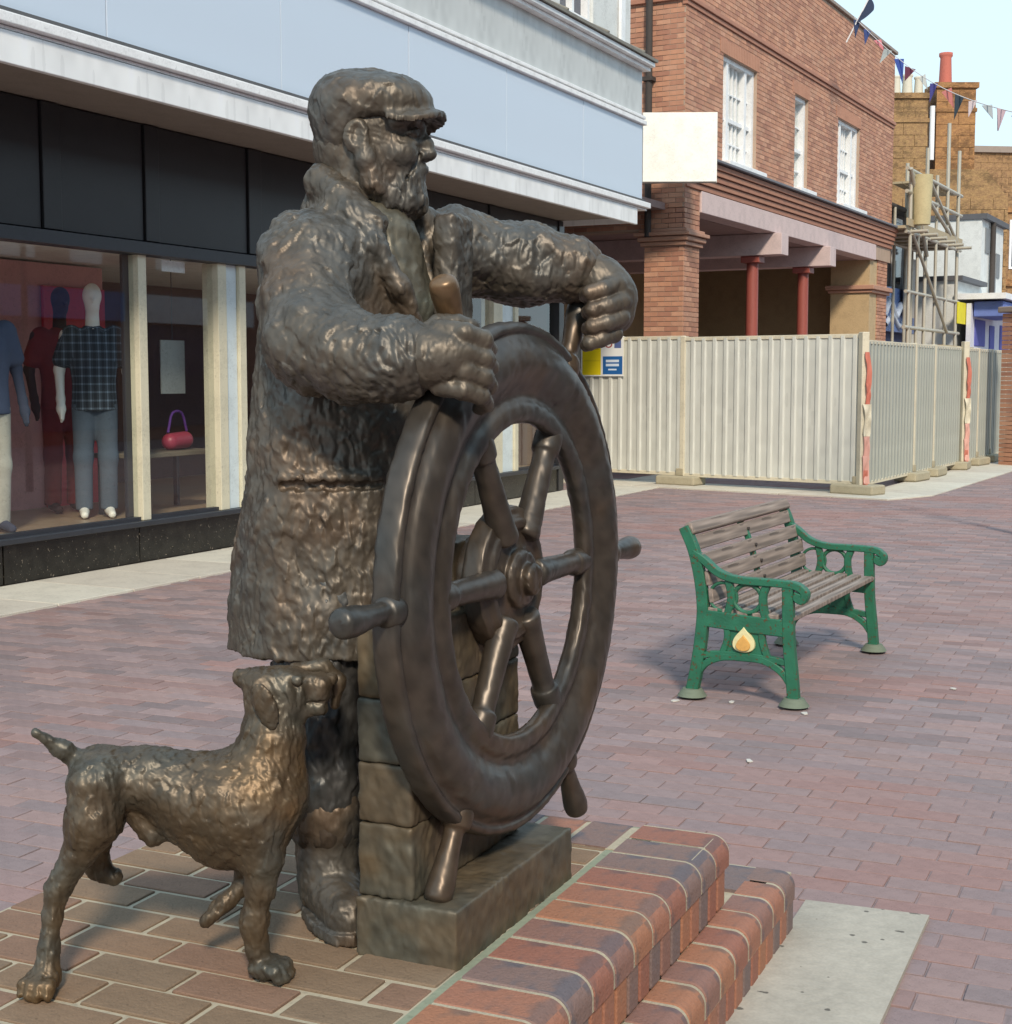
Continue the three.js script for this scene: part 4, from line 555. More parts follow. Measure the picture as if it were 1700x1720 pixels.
    part('brick_lintel', Array.from({ length: Math.floor((b - a + 0.3) / 0.08) }, (_, i) => B(a - 0.15 + i * 0.08, a - 0.15 + i * 0.08 + 0.07, 6.575, 6.79, -0.05, 0.012)), wallM[0], F);
  };
  sashes(1.62, 3.28, 3); sashes(5.4, 6.22, 1); sashes(8.24, 9.86, 3);
  const pipe = part('downpipe', [rod(V(-0.09, 3.6, -0.55), V(-0.09, top - 0.2, -0.55), 0.055)], G('pipe_iron', [0.055, 0.045, 0.04]), H);
  part('bracket', [4.6, 5.9, 7.2].map(y => B(-0.16, 0, y, y + 0.06, -0.63, -0.47)), G('pipe_iron', []), pipe);
}
{ // blank sign
  const d = 21.6, s = thing('blank_sign', 'square blank white sign fixed to the brick pier beside the fascia', 'sign', [2.475, 4.24, -d], -0.03);
  part('face', B(-0.527, 0.527, 0.02, 0.99, 0.0, 0.05, 0.006), G('sign_white', [0.90, 0.89, 0.82], { roughness: 0.5 }), s);
  part('back_frame', B(-0.535, 0.535, 0.012, 0.998, -0.06, -0.001, 0.004), G('sign_frame', [0.6, 0.6, 0.55]), s);
  part('bracket', [B(-0.02, 0.04, 0.25, 0.3, -1.2, -0.06), B(-0.02, 0.04, 0.7, 0.75, -1.2, -0.06)], dk2, s);
}
// ================================================================== HOARDING
{
  const FC = V(4.443, 0, -18.77), dl = V(-0.777, 0, -0.629), dr = V(0.482, 0, -0.876);
  const sheetA = mat('hoarding_beige', [0.62, 0.625, 0.585], { t: streak, roughness: 0.6 }), sheetB = mat('hoarding_grey', [0.38, 0.40, 0.37], { t: streak, roughness: 0.5, metalness: 0.1 }), capM = G('hoarding_cap', [0.66, 0.60, 0.46], { roughness: 0.6 }), footM = G('hoarding_foot', [0.42, 0.37, 0.26], { bump: 0.004, roughness: 0.9 });
  const corr = (len, h) => { const sh = [], t = 0.004, P = 0.165; let n = Math.round(len / P), st = len / n; for (let i = 0; i < n; i++) { const x = i * st; sh.push([x, 0], [x + st * 0.52, 0], [x + st * 0.62, -0.021], [x + st * 0.88, -0.021], [x + st * 0.98, 0]); } sh.push([len, 0]); const s = new THREE.Shape(); sh.forEach(([x, y], i) => i ? s.lineTo(x, y) : s.moveTo(x, y)); sh.reverse().forEach(([x, y]) => s.lineTo(x, y - t)); s.closePath(); const g = new THREE.ExtrudeGeometry(s, { depth: h, bevelEnabled: false }); g.rotateX(-Math.PI / 2); return boxUV(g, 0.8); };
  const panel = (p0, dir, a, b, y0, y1, mtl, lab, grp) => {
    const o = p0.clone().addScaledVector(dir, Math.min(a, b) === a && dir === dl ? b : a), len = Math.abs(b - a), turn = dir === dl ? -Math.atan2(0.629, 0.777) : Math.atan2(0.876, 0.482);
    const f = thing('fence_panel', lab, 'fence panel', [o.x, 0, o.z], turn, grp);
    const sg = corr(len - 0.05, y1 - y0 - 0.06); sg.translate(0.025, y0 + 0.04, 0); part('sheet', sg, mtl, f);
    part('rail', B(0, len, y1 - 0.05, y1, -0.06, 0.02, 0.006), capM, f); part('rail', B(0, len, y0, y0 + 0.05, -0.06, 0.015, 0.006), capM, f);
    part('post', B(-0.035, 0.035, 0.02, y1 + 0.01, -0.075, 0.03, 0.006), capM, f); return f;
  };
  panel(FC, dl, 0, 2.6, 0.13, 2.03, sheetA, 'broad pale beige corrugated hoarding panel facing the camera by the taped corner post', null);
  panel(FC, dl, 2.60, 5.1, 0.14, 2.05, sheetA, 'beige corrugated hoarding panel carrying the yellow and blue safety notice', null);
  const cuts = [0.05, 2.83, 4.03, 5.89, 7.19, 8.3, 9.6, 11.0];
  const words = ['widest grey corrugated hoarding panel next to the taped corner post', 'second grey hoarding panel along the street from the taped corner', 'third grey hoarding panel, left of the second taped post', 'fourth grey hoarding panel, just right of the second taped post', 'fifth grey hoarding panel from the corner, below the white shop', 'sixth grey hoarding panel from the corner, narrow in the distance', 'last grey hoarding panel before the brick pillar at the right edge'];
  words.forEach((w, i) => panel(FC, dr, cuts[i], cuts[i + 1] - 0.04, 0.10, 1.96, sheetB, w, null));
  // concrete feet
  const foot = thing('concrete_foot', 'concrete foot at the taped corner of the hoarding', 'block', [0, 0, 0], 0, 'concrete feet under the hoarding');
  part('block', box(0.62, 0.13, 0.34, 0, 0.065, 0, 0.03, 2), footM, foot); part('socket', box(0.12, 0.1, 0.12, 0, 0.18, -0.02, 0.01), footM, foot);
  const spots = []; for (const a of [0.0, 2.63, 5.05]) spots.push([FC.clone().addScaledVector(dl, a), -Math.atan2(0.629, 0.777)]); for (const a of cuts.slice(1)) spots.push([FC.clone().addScaledVector(dr, a), Math.atan2(0.876, 0.482)]);
  spots.forEach(([p, t], i) => { const f = i ? foot.clone() : foot; if (i) { f.name = numbered('concrete_foot'); scene.add(f); f.userData.label = ['', 'concrete foot under the joint of the two beige hoarding panels', 'concrete foot at the far left end of the beige hoarding', 'concrete foot where the first and second grey hoarding panels meet', 'concrete foot where the second and third grey hoarding panels meet', 'concrete foot below the second taped post of the hoarding', 'concrete foot just right of the second taped post', 'concrete foot under the fifth and sixth grey hoarding panels', 'concrete foot under the sixth and last grey hoarding panels', 'concrete foot at the far end of the grey hoarding by the brick pillar'][i]; } f.position.set(p.x, 0.012, p.z); f.rotation.y = t + 0.1 * (i % 3 - 1); });
  // base slab strip under the hoarding
  const sl = quadFlat([[1.0, -22.6], [4.9, -19.9], [9.6, -28.4], [8.8, -28.8], [4.35, -20.9], [0.4, -23.8]].map(p => p), 0.0, 0.03); 
  const strip = thing('kerb_slab', 'pale paving edge at the foot of the hoarding', 'pavement', [0, 0, 0], 0, null, 'structure');
  const path = [[0.55, -21.2], [4.62, -17.95], [5.35, -18.6], [10.4, -27.9]]; for (let i = 0; i < 3; i++) { const [ax, az] = path[i], [bx, bz] = path[i + 1], l = Math.hypot(bx - ax, bz - az), n = Math.round(l / 0.8); for (let k = 0; k < n; k++) { const m = part('slab', box(l / n - 0.012, 0.05, 0.9, l / n / 2, 0, -0.45, 0.006), M['flag_' + ['cream', 'ivory', 'buff'][(k + i) % 3]], strip); m.position.set(mix(ax, bx, k / n), -0.004 - i * 0.004, mix(az, bz, k / n)); m.rotation.y = -Math.atan2(bz - az, bx - ax); } }
  // corner posts with torn red barrier mesh
  const red = mat('red_mesh', [0.55, 0.17, 0.12], { roughness: 0.6, side: THREE.DoubleSide }), pinkM = mat('faded_mesh', [0.66, 0.36, 0.30], { roughness: 0.6, side: THREE.DoubleSide });
  const post = (p, lab) => { const t = thing('corner_post', lab, 'post', [p.x, 0, p.z], 0.3); part('post', B(-0.05, 0.05, 0.02, 2.05, -0.05, 0.05, 0.01), capM, t);
    const R = rng(Math.round(p.x * 100)); const rag = (y, h, w, m) => { const g = new THREE.BoxGeometry(w, h, 0.012, 5, 10, 1), q = g.attributes.position; for (let i = 0; i < q.count; i++) { const yy = q.getY(i); q.setZ(i, q.getZ(i) + 0.03 * noise(q.getX(i) * 25, yy * 9, y) + 0.02); q.setX(i, q.getX(i) * (0.75 + 0.5 * noise(yy * 7, y, 2)) + 0.03 * noise(yy * 4, 3, y)); } g.computeVertexNormals(); g.translate(0.01, y, 0.06); return part('barrier_tape', boxUV(g), m, t); };
    rag(1.55, 0.5, 0.085, red); rag(1.26, 0.3, 0.07, red); rag(0.95, 0.4, 0.11, capM); rag(0.6, 0.3, 0.09, pinkM); rag(0.33, 0.35, 0.09, pinkM); rag(0.2, 0.25, 0.06, red); };
  post(FC.clone().add(V(0.03, 0, 0.06)), 'corner post of the hoarding wrapped in torn red barrier mesh');
  post(FC.clone().addScaledVector(dr, 5.87).add(V(0.05, 0, 0.05)), 'distant hoarding post tied with faded red barrier mesh');
  // safety notice
  const cv = document.createElement('canvas'); cv.width = 256; cv.height = 256; const c = cv.getContext('2d');
  c.fillStyle = '#f1f1ee'; c.fillRect(0, 0, 256, 256); c.fillStyle = '#f2da1c'; c.fillRect(8, 8, 112, 240); c.fillStyle = '#c8a41a'; c.beginPath(); c.moveTo(64, 16); c.lineTo(108, 84); c.lineTo(20, 84); c.fill(); c.fillStyle = '#8a6a10'; c.fillRect(60, 40, 8, 28); c.fillRect(60, 72, 8, 6);
  c.fillStyle = '#e6cc20'; c.fillRect(16, 150, 96, 10); c.fillStyle = '#2a66a8'; c.fillRect(132, 128, 116, 116); c.fillStyle = '#dbe6f2'; c.fillRect(150, 150, 78, 16); c.fillRect(150, 176, 78, 16); c.fillRect(164, 208, 50, 10); c.fillStyle = '#b04a44'; c.beginPath(); c.arc(166, 52, 22, 0, 7); c.fill(); c.fillStyle = '#f1f1ee'; c.beginPath(); c.arc(166, 52, 14, 0, 7); c.fill(); c.fillStyle = '#5b6b9c'; c.fillRect(200, 26, 40, 50);
  const ct = new THREE.CanvasTexture(cv); ct.colorSpace = THREE.SRGBColorSpace;
  const sp = FC.clone().addScaledVector(dl, 3.93), n = thing('safety_notice', 'small yellow, white and blue safety notice on the beige hoarding', 'sign', [sp.x - 0.629 * 0.03, 1.50, sp.z + 0.777 * 0.03], -Math.atan2(0.629, 0.777));
  const pg = new THREE.BoxGeometry(0.74, 0.56, 0.008); const mm = mat('notice_print', [1, 1, 1], { t: ct, roughness: 0.5 }); part('board', pg, mm, n).position.set(0, 0.28, 0.008);
}
// ================================================================== BEYOND
{
  const at = (t, n) => [BO[0] + 0.47 * t + 0.8827 * n, 0, BO[2] - 0.8827 * t + 0.47 * n];
  const weather = tex(256, (u, v, n) => { const q = sst(0.42, 0.68, 0.5 * n(3, 4, 51) + 0.3 * n(9, 12, 52) + 0.2 * n(26, 60, 53)), b = n(12, 34, 54), g = (0.84 + 0.16 * n(60, 60, 3)) * mix(1, 0.76, q); return [g * (0.9 + 0.14 * b), g * (0.86 + 0.16 * b), g * (0.84 + 0.1 * b)]; });
  const yb = mat('yellow_brick', [0.42, 0.27, 0.14], { t: weather, bump: 0.01, roughness: 0.9 }), ob = mat('orange_brick', [0.46, 0.25, 0.115], { t: weather, bump: 0.01, roughness: 0.9 }), dkw = G('grey_shop_wall', [0.12, 0.115, 0.115]), potM = G('pale_pot', [0.62, 0.58, 0.48]), slate = G('slate_roof', [0.10, 0.10, 0.11]);
  const course = (x0, x1, y0, y1, z0, z1, m, o, R) => { for (let y = y0, i = 0; y < y1 - 0.05; y += 0.3, i++) for (let x = x0 - (i % 2) * 0.3; x < x1; x += 0.6) { const a = Math.max(x, x0), b = Math.min(x + 0.6, x1); if (b - a > 0.08) o.push(B(a + 0.006, b - 0.006, y + 0.005, y + 0.295, z0, z1 + R() * 0.012)); } };
  { // yellow brick house behind the scaffold
    const o = at(12.85, -1.0), h = thing('grey_shop', 'low grey fronted shop with slate roof and blue fascia behind the scaffold', 'house', o, BR), R = rng(8);
    part('wall', [B(0, 6.0, 0, 5.6, -4, -0.02)], dkw, h);
    for (const [a, c] of [[1.6, 3.75], [4.1, 3.75]]) { const w = part('window', [B(a, a + 0.9, c, c + 1.75, -0.1, 0.03)], white, h); part('pane', B(a + 0.09, a + 0.81, c + 0.1, c + 1.65, 0.0, 0.035), G('dark_pane', []), w); }
    const shop = part('shop_front', [B(0.2, 5.8, 0.2, 2.6, -0.05, 0.08)], G('shopfront_navy', [0.04, 0.05, 0.12]), h); part('fascia', B(0.1, 5.9, 2.6, 3.7, -0.05, 0.22, 0.02), G('shop_blue', [0.12, 0.20, 0.45], { roughness: 0.4 }), shop);
    part('emblem', [tube([V(2.4, 2.95, 0.23), V(3.0, 3.35, 0.23), V(3.6, 3.0, 0.23), V(4.2, 3.3, 0.23), V(4.8, 2.95, 0.23)], 0.1), tube([V(2.6, 2.75, 0.23), V(3.3, 3.0, 0.23), V(4.0, 2.75, 0.23), V(4.6, 2.9, 0.23)], 0.07)], G('emblem_pale', [0.55, 0.62, 0.75]), shop, 'pale wavy emblem on the blue fascia');
    part('red_panel', B(0.4, 1.4, 2.7, 3.3, 0.2, 0.24), G('dull_red', [0.35, 0.12, 0.10]), shop);
    const rs = new THREE.Shape(); rs.moveTo(0.25, 5.6); rs.lineTo(-1.6, 6.7); rs.lineTo(-4, 5.6); const rg = new THREE.ExtrudeGeometry(rs, { depth: 6.2, bevelEnabled: false }); rg.rotateY(-Math.PI / 2); rg.translate(6.1, 0, 0); part('roof', boxUV(rg), slate, h);
    part('gutter', rod(V(-0.05, 5.64, 0.3), V(6.1, 5.64, 0.3), 0.07), G('pipe_iron', []), h);
    const ch = thing('gable_house', 'yellow brick gable with two tall chimney stacks rising behind the scaffold', 'house', [11.73, -0.225, -46], 0.0); ch.scale.setScalar(1.15);
    part('wall', B(-0.3, 3.1, 0, 6.2, -4, -0.02), yb, ch); { const o = []; course(-0.3, 3.1, 3.5, 6.2, -0.05, 0, yb, o, R); part('brick', o, yb, ch).userData.kind = 'stuff'; }
    { const s = new THREE.Shape(); s.moveTo(-0.3, 6.2); s.lineTo(0.0, 6.95); s.lineTo(2.5, 6.95); s.lineTo(3.1, 6.2); const g = new THREE.ExtrudeGeometry(s, { depth: 2, bevelEnabled: false }); g.translate(0, 0, -2.02); part('gable', boxUV(g), yb, ch); }
    const chim = (x, z, w, d, y1, m, pots, pm) => { const cg = []; course(x, x + w, 6.95, y1, z - d, z, m, cg, R); const c = part('chimney', [B(x + 0.01, x + w - 0.01, 6.5, y1, z - d + 0.01, z - 0.01), ...cg, B(x - 0.06, x + w + 0.06, y1, y1 + 0.14, z - d - 0.06, z + 0.06), B(x - 0.03, x + w + 0.03, y1 - 0.62, y1 - 0.52, z - d - 0.03, z + 0.03)], m, ch); pots.forEach(([px, hh, r]) => part('chimney_pot', new THREE.LatheGeometry([[r * 1.05, 0], [r, 0.1], [r * 0.85, hh * 0.85], [r * 1.05, hh * 0.9], [r * 1.05, hh], [r * 0.7, hh], [r * 0.6, 0]].map(p => new THREE.Vector2(...p)), 14).translate(x + px, y1 + 0.14, z - d / 2), pm, c)); };
    chim(0.0, -0.1, 0.95, 0.9, 8.8, yb, [[0.2, 0.52, 0.12], [0.5, 0.56, 0.14], [0.8, 0.5, 0.12]], potM);
    chim(1.2, -0.25, 1.05, 0.9, 9.1, ob, [[0.35, 0.85, 0.17]], G('red_pot', [0.50, 0.14, 0.10]));
    part('flue_pipe', [rod(V(1.06, 7.2, -0.1), V(1.06, 8.6, -0.1), 0.07)], white, ch);
  }
  { // white shop further on
    const o = at(19.1, 0.15), h = thing('white_shop', 'small white rendered shop with blue lettered boards beyond the scaffold', 'shop', o, BR), W = G('white_render', []);
    part('wall', [B(0, 3.4, 0, 4.0, -2, 0), B(3.4, 6.8, 0, 5.9, -2, 0)], W, h); part('canopy', [B(-0.1, 7.4, 3.5, 3.65, 0, 1.3)], white, h); part('roof', [B(-0.1, 3.39, 4.0, 4.12, -2, 0.2), B(3.35, 6.9, 5.9, 6.05, -2, 0.15)], slate, h);
    part('sign_board', B(0, 7.2, 1.9, 3.4, 0.3, 0.42), G('board_white', [0.66, 0.67, 0.75]), h); part('sign_stripe', B(0, 7.2, 1.6, 2.0, 0.3, 0.44), G('board_blue', [0.10, 0.11, 0.40]), h);
    for (const [a, b, y] of [[0.5, 1.9, 2.3], [2.6, 3.3, 2.2], [4.2, 5.6, 2.25], [6.0, 6.9, 2.3]]) part('sign_emblem', [B(a, b, y, y + 0.7, 0.4, 0.45, 0.02), B(a + 0.1, b - 0.1, y - 0.28, y - 0.14, 0.4, 0.45)], G('board_blue', []), h);
    part('awning', B(0.2, 3.2, 3.05, 3.45, 0.44, 1.2, 0.03), G('awning_blue', [0.14, 0.2, 0.5]), h);
    part('shop_window', B(0, 7.2, 0, 1.6, 0.1, 0.3), G('dark_pane', []), h);
    for (const [a, y] of [[3.9, 5.0], [5.6, 4.4], [5.0, 3.75]]) part('window', B(a, a + 0.6, y, y + 0.7, -0.05, 0.03), G('grey_window', [0.2, 0.21, 0.22]), h);
    part('drainpipe', rod(V(4.6, 3.66, 0.1), V(4.6, 5.9, 0.1), 0.08), G('pipe_iron', []), h);
  }
  { // brown brick building closing the street
    const h = thing('brown_building', 'tall plain brown brick building closing the street at the far right', 'building', [20.5, 0, -62], 0.12), R = rng(31), w = mat('brown_brick', [0.42, 0.26, 0.14], { t: weather, bump: 0.012, roughness: 0.9 }), o = [];
    course(-8, 9, 0, 10.6, -0.1, 0, w, o, R); part('wall', B(-8, 9, 0, 10.6, -6, -0.02), w, h);
    const st = part('brick', o, w, h); st.userData.kind = 'stuff';
    part('parapet', B(-8.1, 9.1, 10.6, 10.85, -6, 0.12), G('coping_stone', []), h); part('band', B(-8, 9, 8.2, 8.4, -0.02, 0.1), ob, h); part('band', B(-8, 9, 5.2, 5.5, -0.02, 0.1), ob, h);
    for (const x of [-3, 0.2, 3.4]) { const wd = part('window', B(x, x + 1.1, 5.9, 7.9, -0.05, 0.06), white, h); part('pane', B(x + 0.1, x + 1.0, 6, 7.8, 0, 0.07), G('dark_pane', []), wd); }
  }
  { // scaffold
    const o = at(13.0, -0.75), s = thing('scaffold', 'pale tube scaffold with plank platform in front of the yellow house', 'scaffold', o, BR), tube1 = G('scaffold_tube', [0.50, 0.46, 0.38], { roughness: 0.5, metalness: 0.3 }), plank = G('scaffold_plank', [0.42, 0.34, 0.22]);
    for (const [x, z, h] of [[0, 1.1, 6.0], [1.6, 1.1, 6.8], [3.9, 1.1, 7.7], [5.2, 1.1, 7.2], [0, 0.1, 5.8], [1.6, 0.1, 6.2], [3.9, 0.1, 6.8]]) part('standard', rod(V(x, 0, z), V(x, h, z), 0.045), tube1, s);
    for (const [y, z] of [[4.72, 1.1], [5.6, 1.1], [6.1, 1.1], [4.72, 0.1], [2.6, 1.1]]) part('ledger', rod(V(-0.4, y, z), V(5.6, y, z), 0.045), tube1, s);
    part('brace', rod(V(-0.2, 6.0, 1.16), V(4.0, 5.0, 1.16), 0.045), tube1, s); part('brace', rod(V(1.5, 4.3, 1.16), V(-0.3, 6.1, 1.16), 0.045), tube1, s);
    for (let i = 0; i < 5; i++) part('plank', B(-0.6 - (i % 2) * 0.2, 5.6 + (i % 2) * 0.25, 4.77, 4.83, 0.08 + i * 0.21, 0.28 + i * 0.21), plank, s);
    part('toe_board', B(-0.5, 5.5, 4.84, 5.0, 1.13, 1.17), plank, s); part('rubbish_chute', rod(V(0.2, 4.9, 1.3), V(0.2, 6.0, 1.3), 0.2, 0.24, 12), G('chute_yellow', [0.52, 0.44, 0.25]), s);
    for (const [x, z, h] of [[0.8, 1.1, 5.4], [2.7, 1.1, 6.3], [4.6, 0.1, 6.0], [2.7, 0.1, 5.6]]) part('standard', rod(V(x, 0, z), V(x, h, z), 0.04), tube1, s);
    for (const [y, z] of [[3.4, 1.1], [5.1, 0.1], [1.9, 1.1]]) part('ledger', rod(V(-0.3, y, z), V(5.5, y, z), 0.04), tube1, s);
    for (let i = 0; i < 4; i++) part('plank', B(2.4, 5.5, 6.12, 6.17, 0.1 + i * 0.25, 0.32 + i * 0.25), plank, s);
    part('brace', rod(V(3.9, 2.6, 1.16), V(0, 4.7, 1.16), 0.04), tube1, s); part('brace', rod(V(1.6, 6.1, 1.14), V(5.2, 4.8, 1.14), 0.04), tube1, s); part('dust_sheet', B(3.95, 5.3, 3.0, 4.5, 0.04, 0.07), G('sheet_grey', [0.42, 0.40, 0.38]), s);
    for (let i = 0; i < 6; i++) part('transom', rod(V(i * 1.0, 4.74, 0), V(i * 1.0, 4.74, 1.5), 0.04), tube1, s);
    const y = single('yellow_banner', B(0, 1.3, 2.85, 3.4, 0, 0.03), G('banner_yellow', [0.80, 0.70, 0.03]), 'bright yellow board hung on the right end of the scaffold', 'banner', at(18.15, 0.4), BR);
    const dsk = thing('timber_pile', 'pale timber boards stacked on trestles behind the grey hoarding', 'timber', at(13.3, 0.7), BR); part('boards', [0, 1, 2].map(i => B(0, 3.6, 1.95 + i * 0.09, 2.03 + i * 0.09, -0.5 + i * 0.1, 0.5 - i * 0.06)), G('pale_timber', [0.50, 0.40, 0.24]), dsk); part('trestle', [B(0.3, 0.4, 0, 1.95, -0.4, 0.4), B(3.2, 3.3, 0, 1.95, -0.4, 0.4)], plank, dsk);
  }
  { // pillar and lantern at the right edge
    const p = thing('brick_pillar', 'red brick pillar cut by the right edge of the picture', 'pillar', [8.62, 0, -25.1], 0.45), o = [], R = rng(6);
    for (let y = 0, i = 0; y < 2.55; y += 0.075, i++) for (let k = 0; k < 2; k++) part('brick', B(-0.22 + k * 0.22 + 0.004, -0.22 + (k + 1) * 0.22 - 0.004, y + 0.005, y + 0.07, -0.2, 0.2 + R() * 0.006), wallM[Math.floor(R() * 6)], p);
    part('cap', B(-0.28, 0.28, 2.56, 2.66, -0.26, 0.27, 0.02), G('coping_stone', []), p);
    const l = thing('street_lamp', 'black street lantern half cut by the right edge above the roofs', 'street lamp', [4.895, 0, -14.0], 0.2), ir = G('lamp_iron', [0.015, 0.03, 0.025], { roughness: 0.4 });
    part('post', [rod(V(0, 0, 0), V(0, 3.9, 0), 0.045, 0.04, 12), rod(V(0, 0, 0), V(0, 0.8, 0), 0.05, 0.048, 12), rod(V(-0.18, 3.62, 0), V(0.18, 3.62, 0), 0.018)], ir, l);
    part('lantern', [new THREE.CylinderGeometry(0.19, 0.21, 0.05, 4, 1).rotateY(Math.PI / 4).translate(0, 4.30, 0), new THREE.CylinderGeometry(0.05, 0.22, 0.17, 4, 1).rotateY(Math.PI / 4).translate(0, 4.41, 0), new THREE.SphereGeometry(0.04, 10, 8).translate(0, 4.53, 0), ...[0, 1, 2, 3].map(i => { const a = i * Math.PI / 2 + Math.PI / 4; return rod(V(Math.cos(a) * 0.1, 3.92, Math.sin(a) * 0.1), V(Math.cos(a) * 0.19, 4.28, Math.sin(a) * 0.19), 0.014); })], ir, l);
    part('glass', new THREE.CylinderGeometry(0.17, 0.095, 0.36, 4, 1, true).rotateY(Math.PI / 4).translate(0, 4.1, 0), mat('lantern_glass', [0.8, 0.85, 0.85], { phys: true, transmission: 0.8, thickness: 0, roughness: 0.15, side: THREE.DoubleSide }), l);
  }
  { // bunting
    const b = thing('bunting', 'line of small dark, red and white flags strung from the brick parapet across the sky', 'bunting', [0, 0, 0]);
    const A = V(6.45, 8.12, -28.3), Z = V(7.72, 5.35, -22.5), cur = (t) => V(mix(A.x, Z.x, t), mix(A.y, Z.y, t) - 0.55 * Math.sin(Math.PI * t) * 0.6, mix(A.z, Z.z, t));
    part('string', tube(Array.from({ length: 16 }, (_, i) => cur(i / 15)), 0.008, 4), G('bunting_string', [0.6, 0.6, 0.6]), b);
    const cols = [[0.02, 0.035, 0.09], [0.03, 0.05, 0.16], [0.5, 0.18, 0.2], [0.45, 0.5, 0.5], [0.03, 0.06, 0.25], [0.12, 0.03, 0.06], [0.5, 0.52, 0.5], [0.08, 0.08, 0.3], [0.55, 0.2, 0.18], [0.04, 0.06, 0.08], [0.7, 0.6, 0.62], [0.35, 0.38, 0.4], [0.6, 0.45, 0.5], [0.2, 0.22, 0.3]], R = rng(15);
    cols.forEach((c, i) => { const t = (i + 0.3) / cols.length, p = cur(t), w = 0.12 + 0.08 * R(), h = 0.2 + 0.26 * R() * (i % 4 === 0 ? 1.6 : 0.8), s = new THREE.Shape(); s.moveTo(-w / 2, 0); s.lineTo(w / 2, 0); s.lineTo((R() - 0.5) * 0.2, -h); const g = new THREE.ExtrudeGeometry(s, { depth: 0.006, bevelEnabled: false }); const q = g.attributes.position; for (let k = 0; k < q.count; k++) q.setZ(k, q.getZ(k) + 0.1 * q.getY(k) * (R() - 0.3)); g.computeVertexNormals(); const m = part('flag', boxUV(g), mat('flag_cloth_' + 'abcdefghijklmn'[i], c, { roughness: 0.9 }), b); m.position.copy(p); m.rotation.set((R() - 0.5) * 0.8, (R() - 0.5) * 1.2, -0.5 + R() * 1.1); });
    const f = thing('wall_flag', 'dark blue flag on a short pale pole leaning from the brick parapet', 'flag', [6.40, 7.90, -28.2]); f.scale.setScalar(0.72); part('pole', rod(V(-0.15, -0.35, 0), V(0.38, 0.75, 0.2), 0.02), white, f);
    const s = new THREE.Shape(); s.moveTo(0.38, 0.75); s.quadraticCurveTo(0.55, 0.6, 0.5, 0.42); s.quadraticCurveTo(0.3, 0.2, 0.06, 0.1); s.quadraticCurveTo(0.2, 0.35, 0.26, 0.5); const g = new THREE.ExtrudeGeometry(s, { depth: 0.012, bevelEnabled: false }); g.translate(0, 0, 0.14); part('cloth', boxUV(g), G('flag_navy', [0.02, 0.035, 0.08]), f);
  }
  { // row of shops across the street, out of the picture: what the windows and the bronze mirror
    const o = [SO[0] + 0.9004 * 15, 0, SO[2] + 0.435 * 15], h = thing('shop_row', 'red brick row of shops facing the shop front from across the street', 'building', o, SR), w = G('row_brick', [0.30, 0.15, 0.10], { bump: 0.01 });
    part('wall', B(-26, 30, 0, 6.2, 0, 6), w, h); part('roof', B(-26.2, 30.2, 6.2, 6.5, -0.2, 6.2), slate, h);
    for (let i = 0; i < 11; i++) { part('shop_front', B(-25 + i * 5, -21 + i * 5, 0.3, 2.7, -0.06, 0.02), G('dark_pane', []), h); part('fascia', B(-25.2 + i * 5, -20.8 + i * 5, 2.75, 3.4, -0.16, 0.02), i % 2 ? white : G('shop_blue', []), h); for (const k of [0.5, 2.6]) part('window', B(-25 + i * 5 + k, -24 + i * 5 + k, 4, 5.6, -0.04, 0.02), white, h); }
  }
}
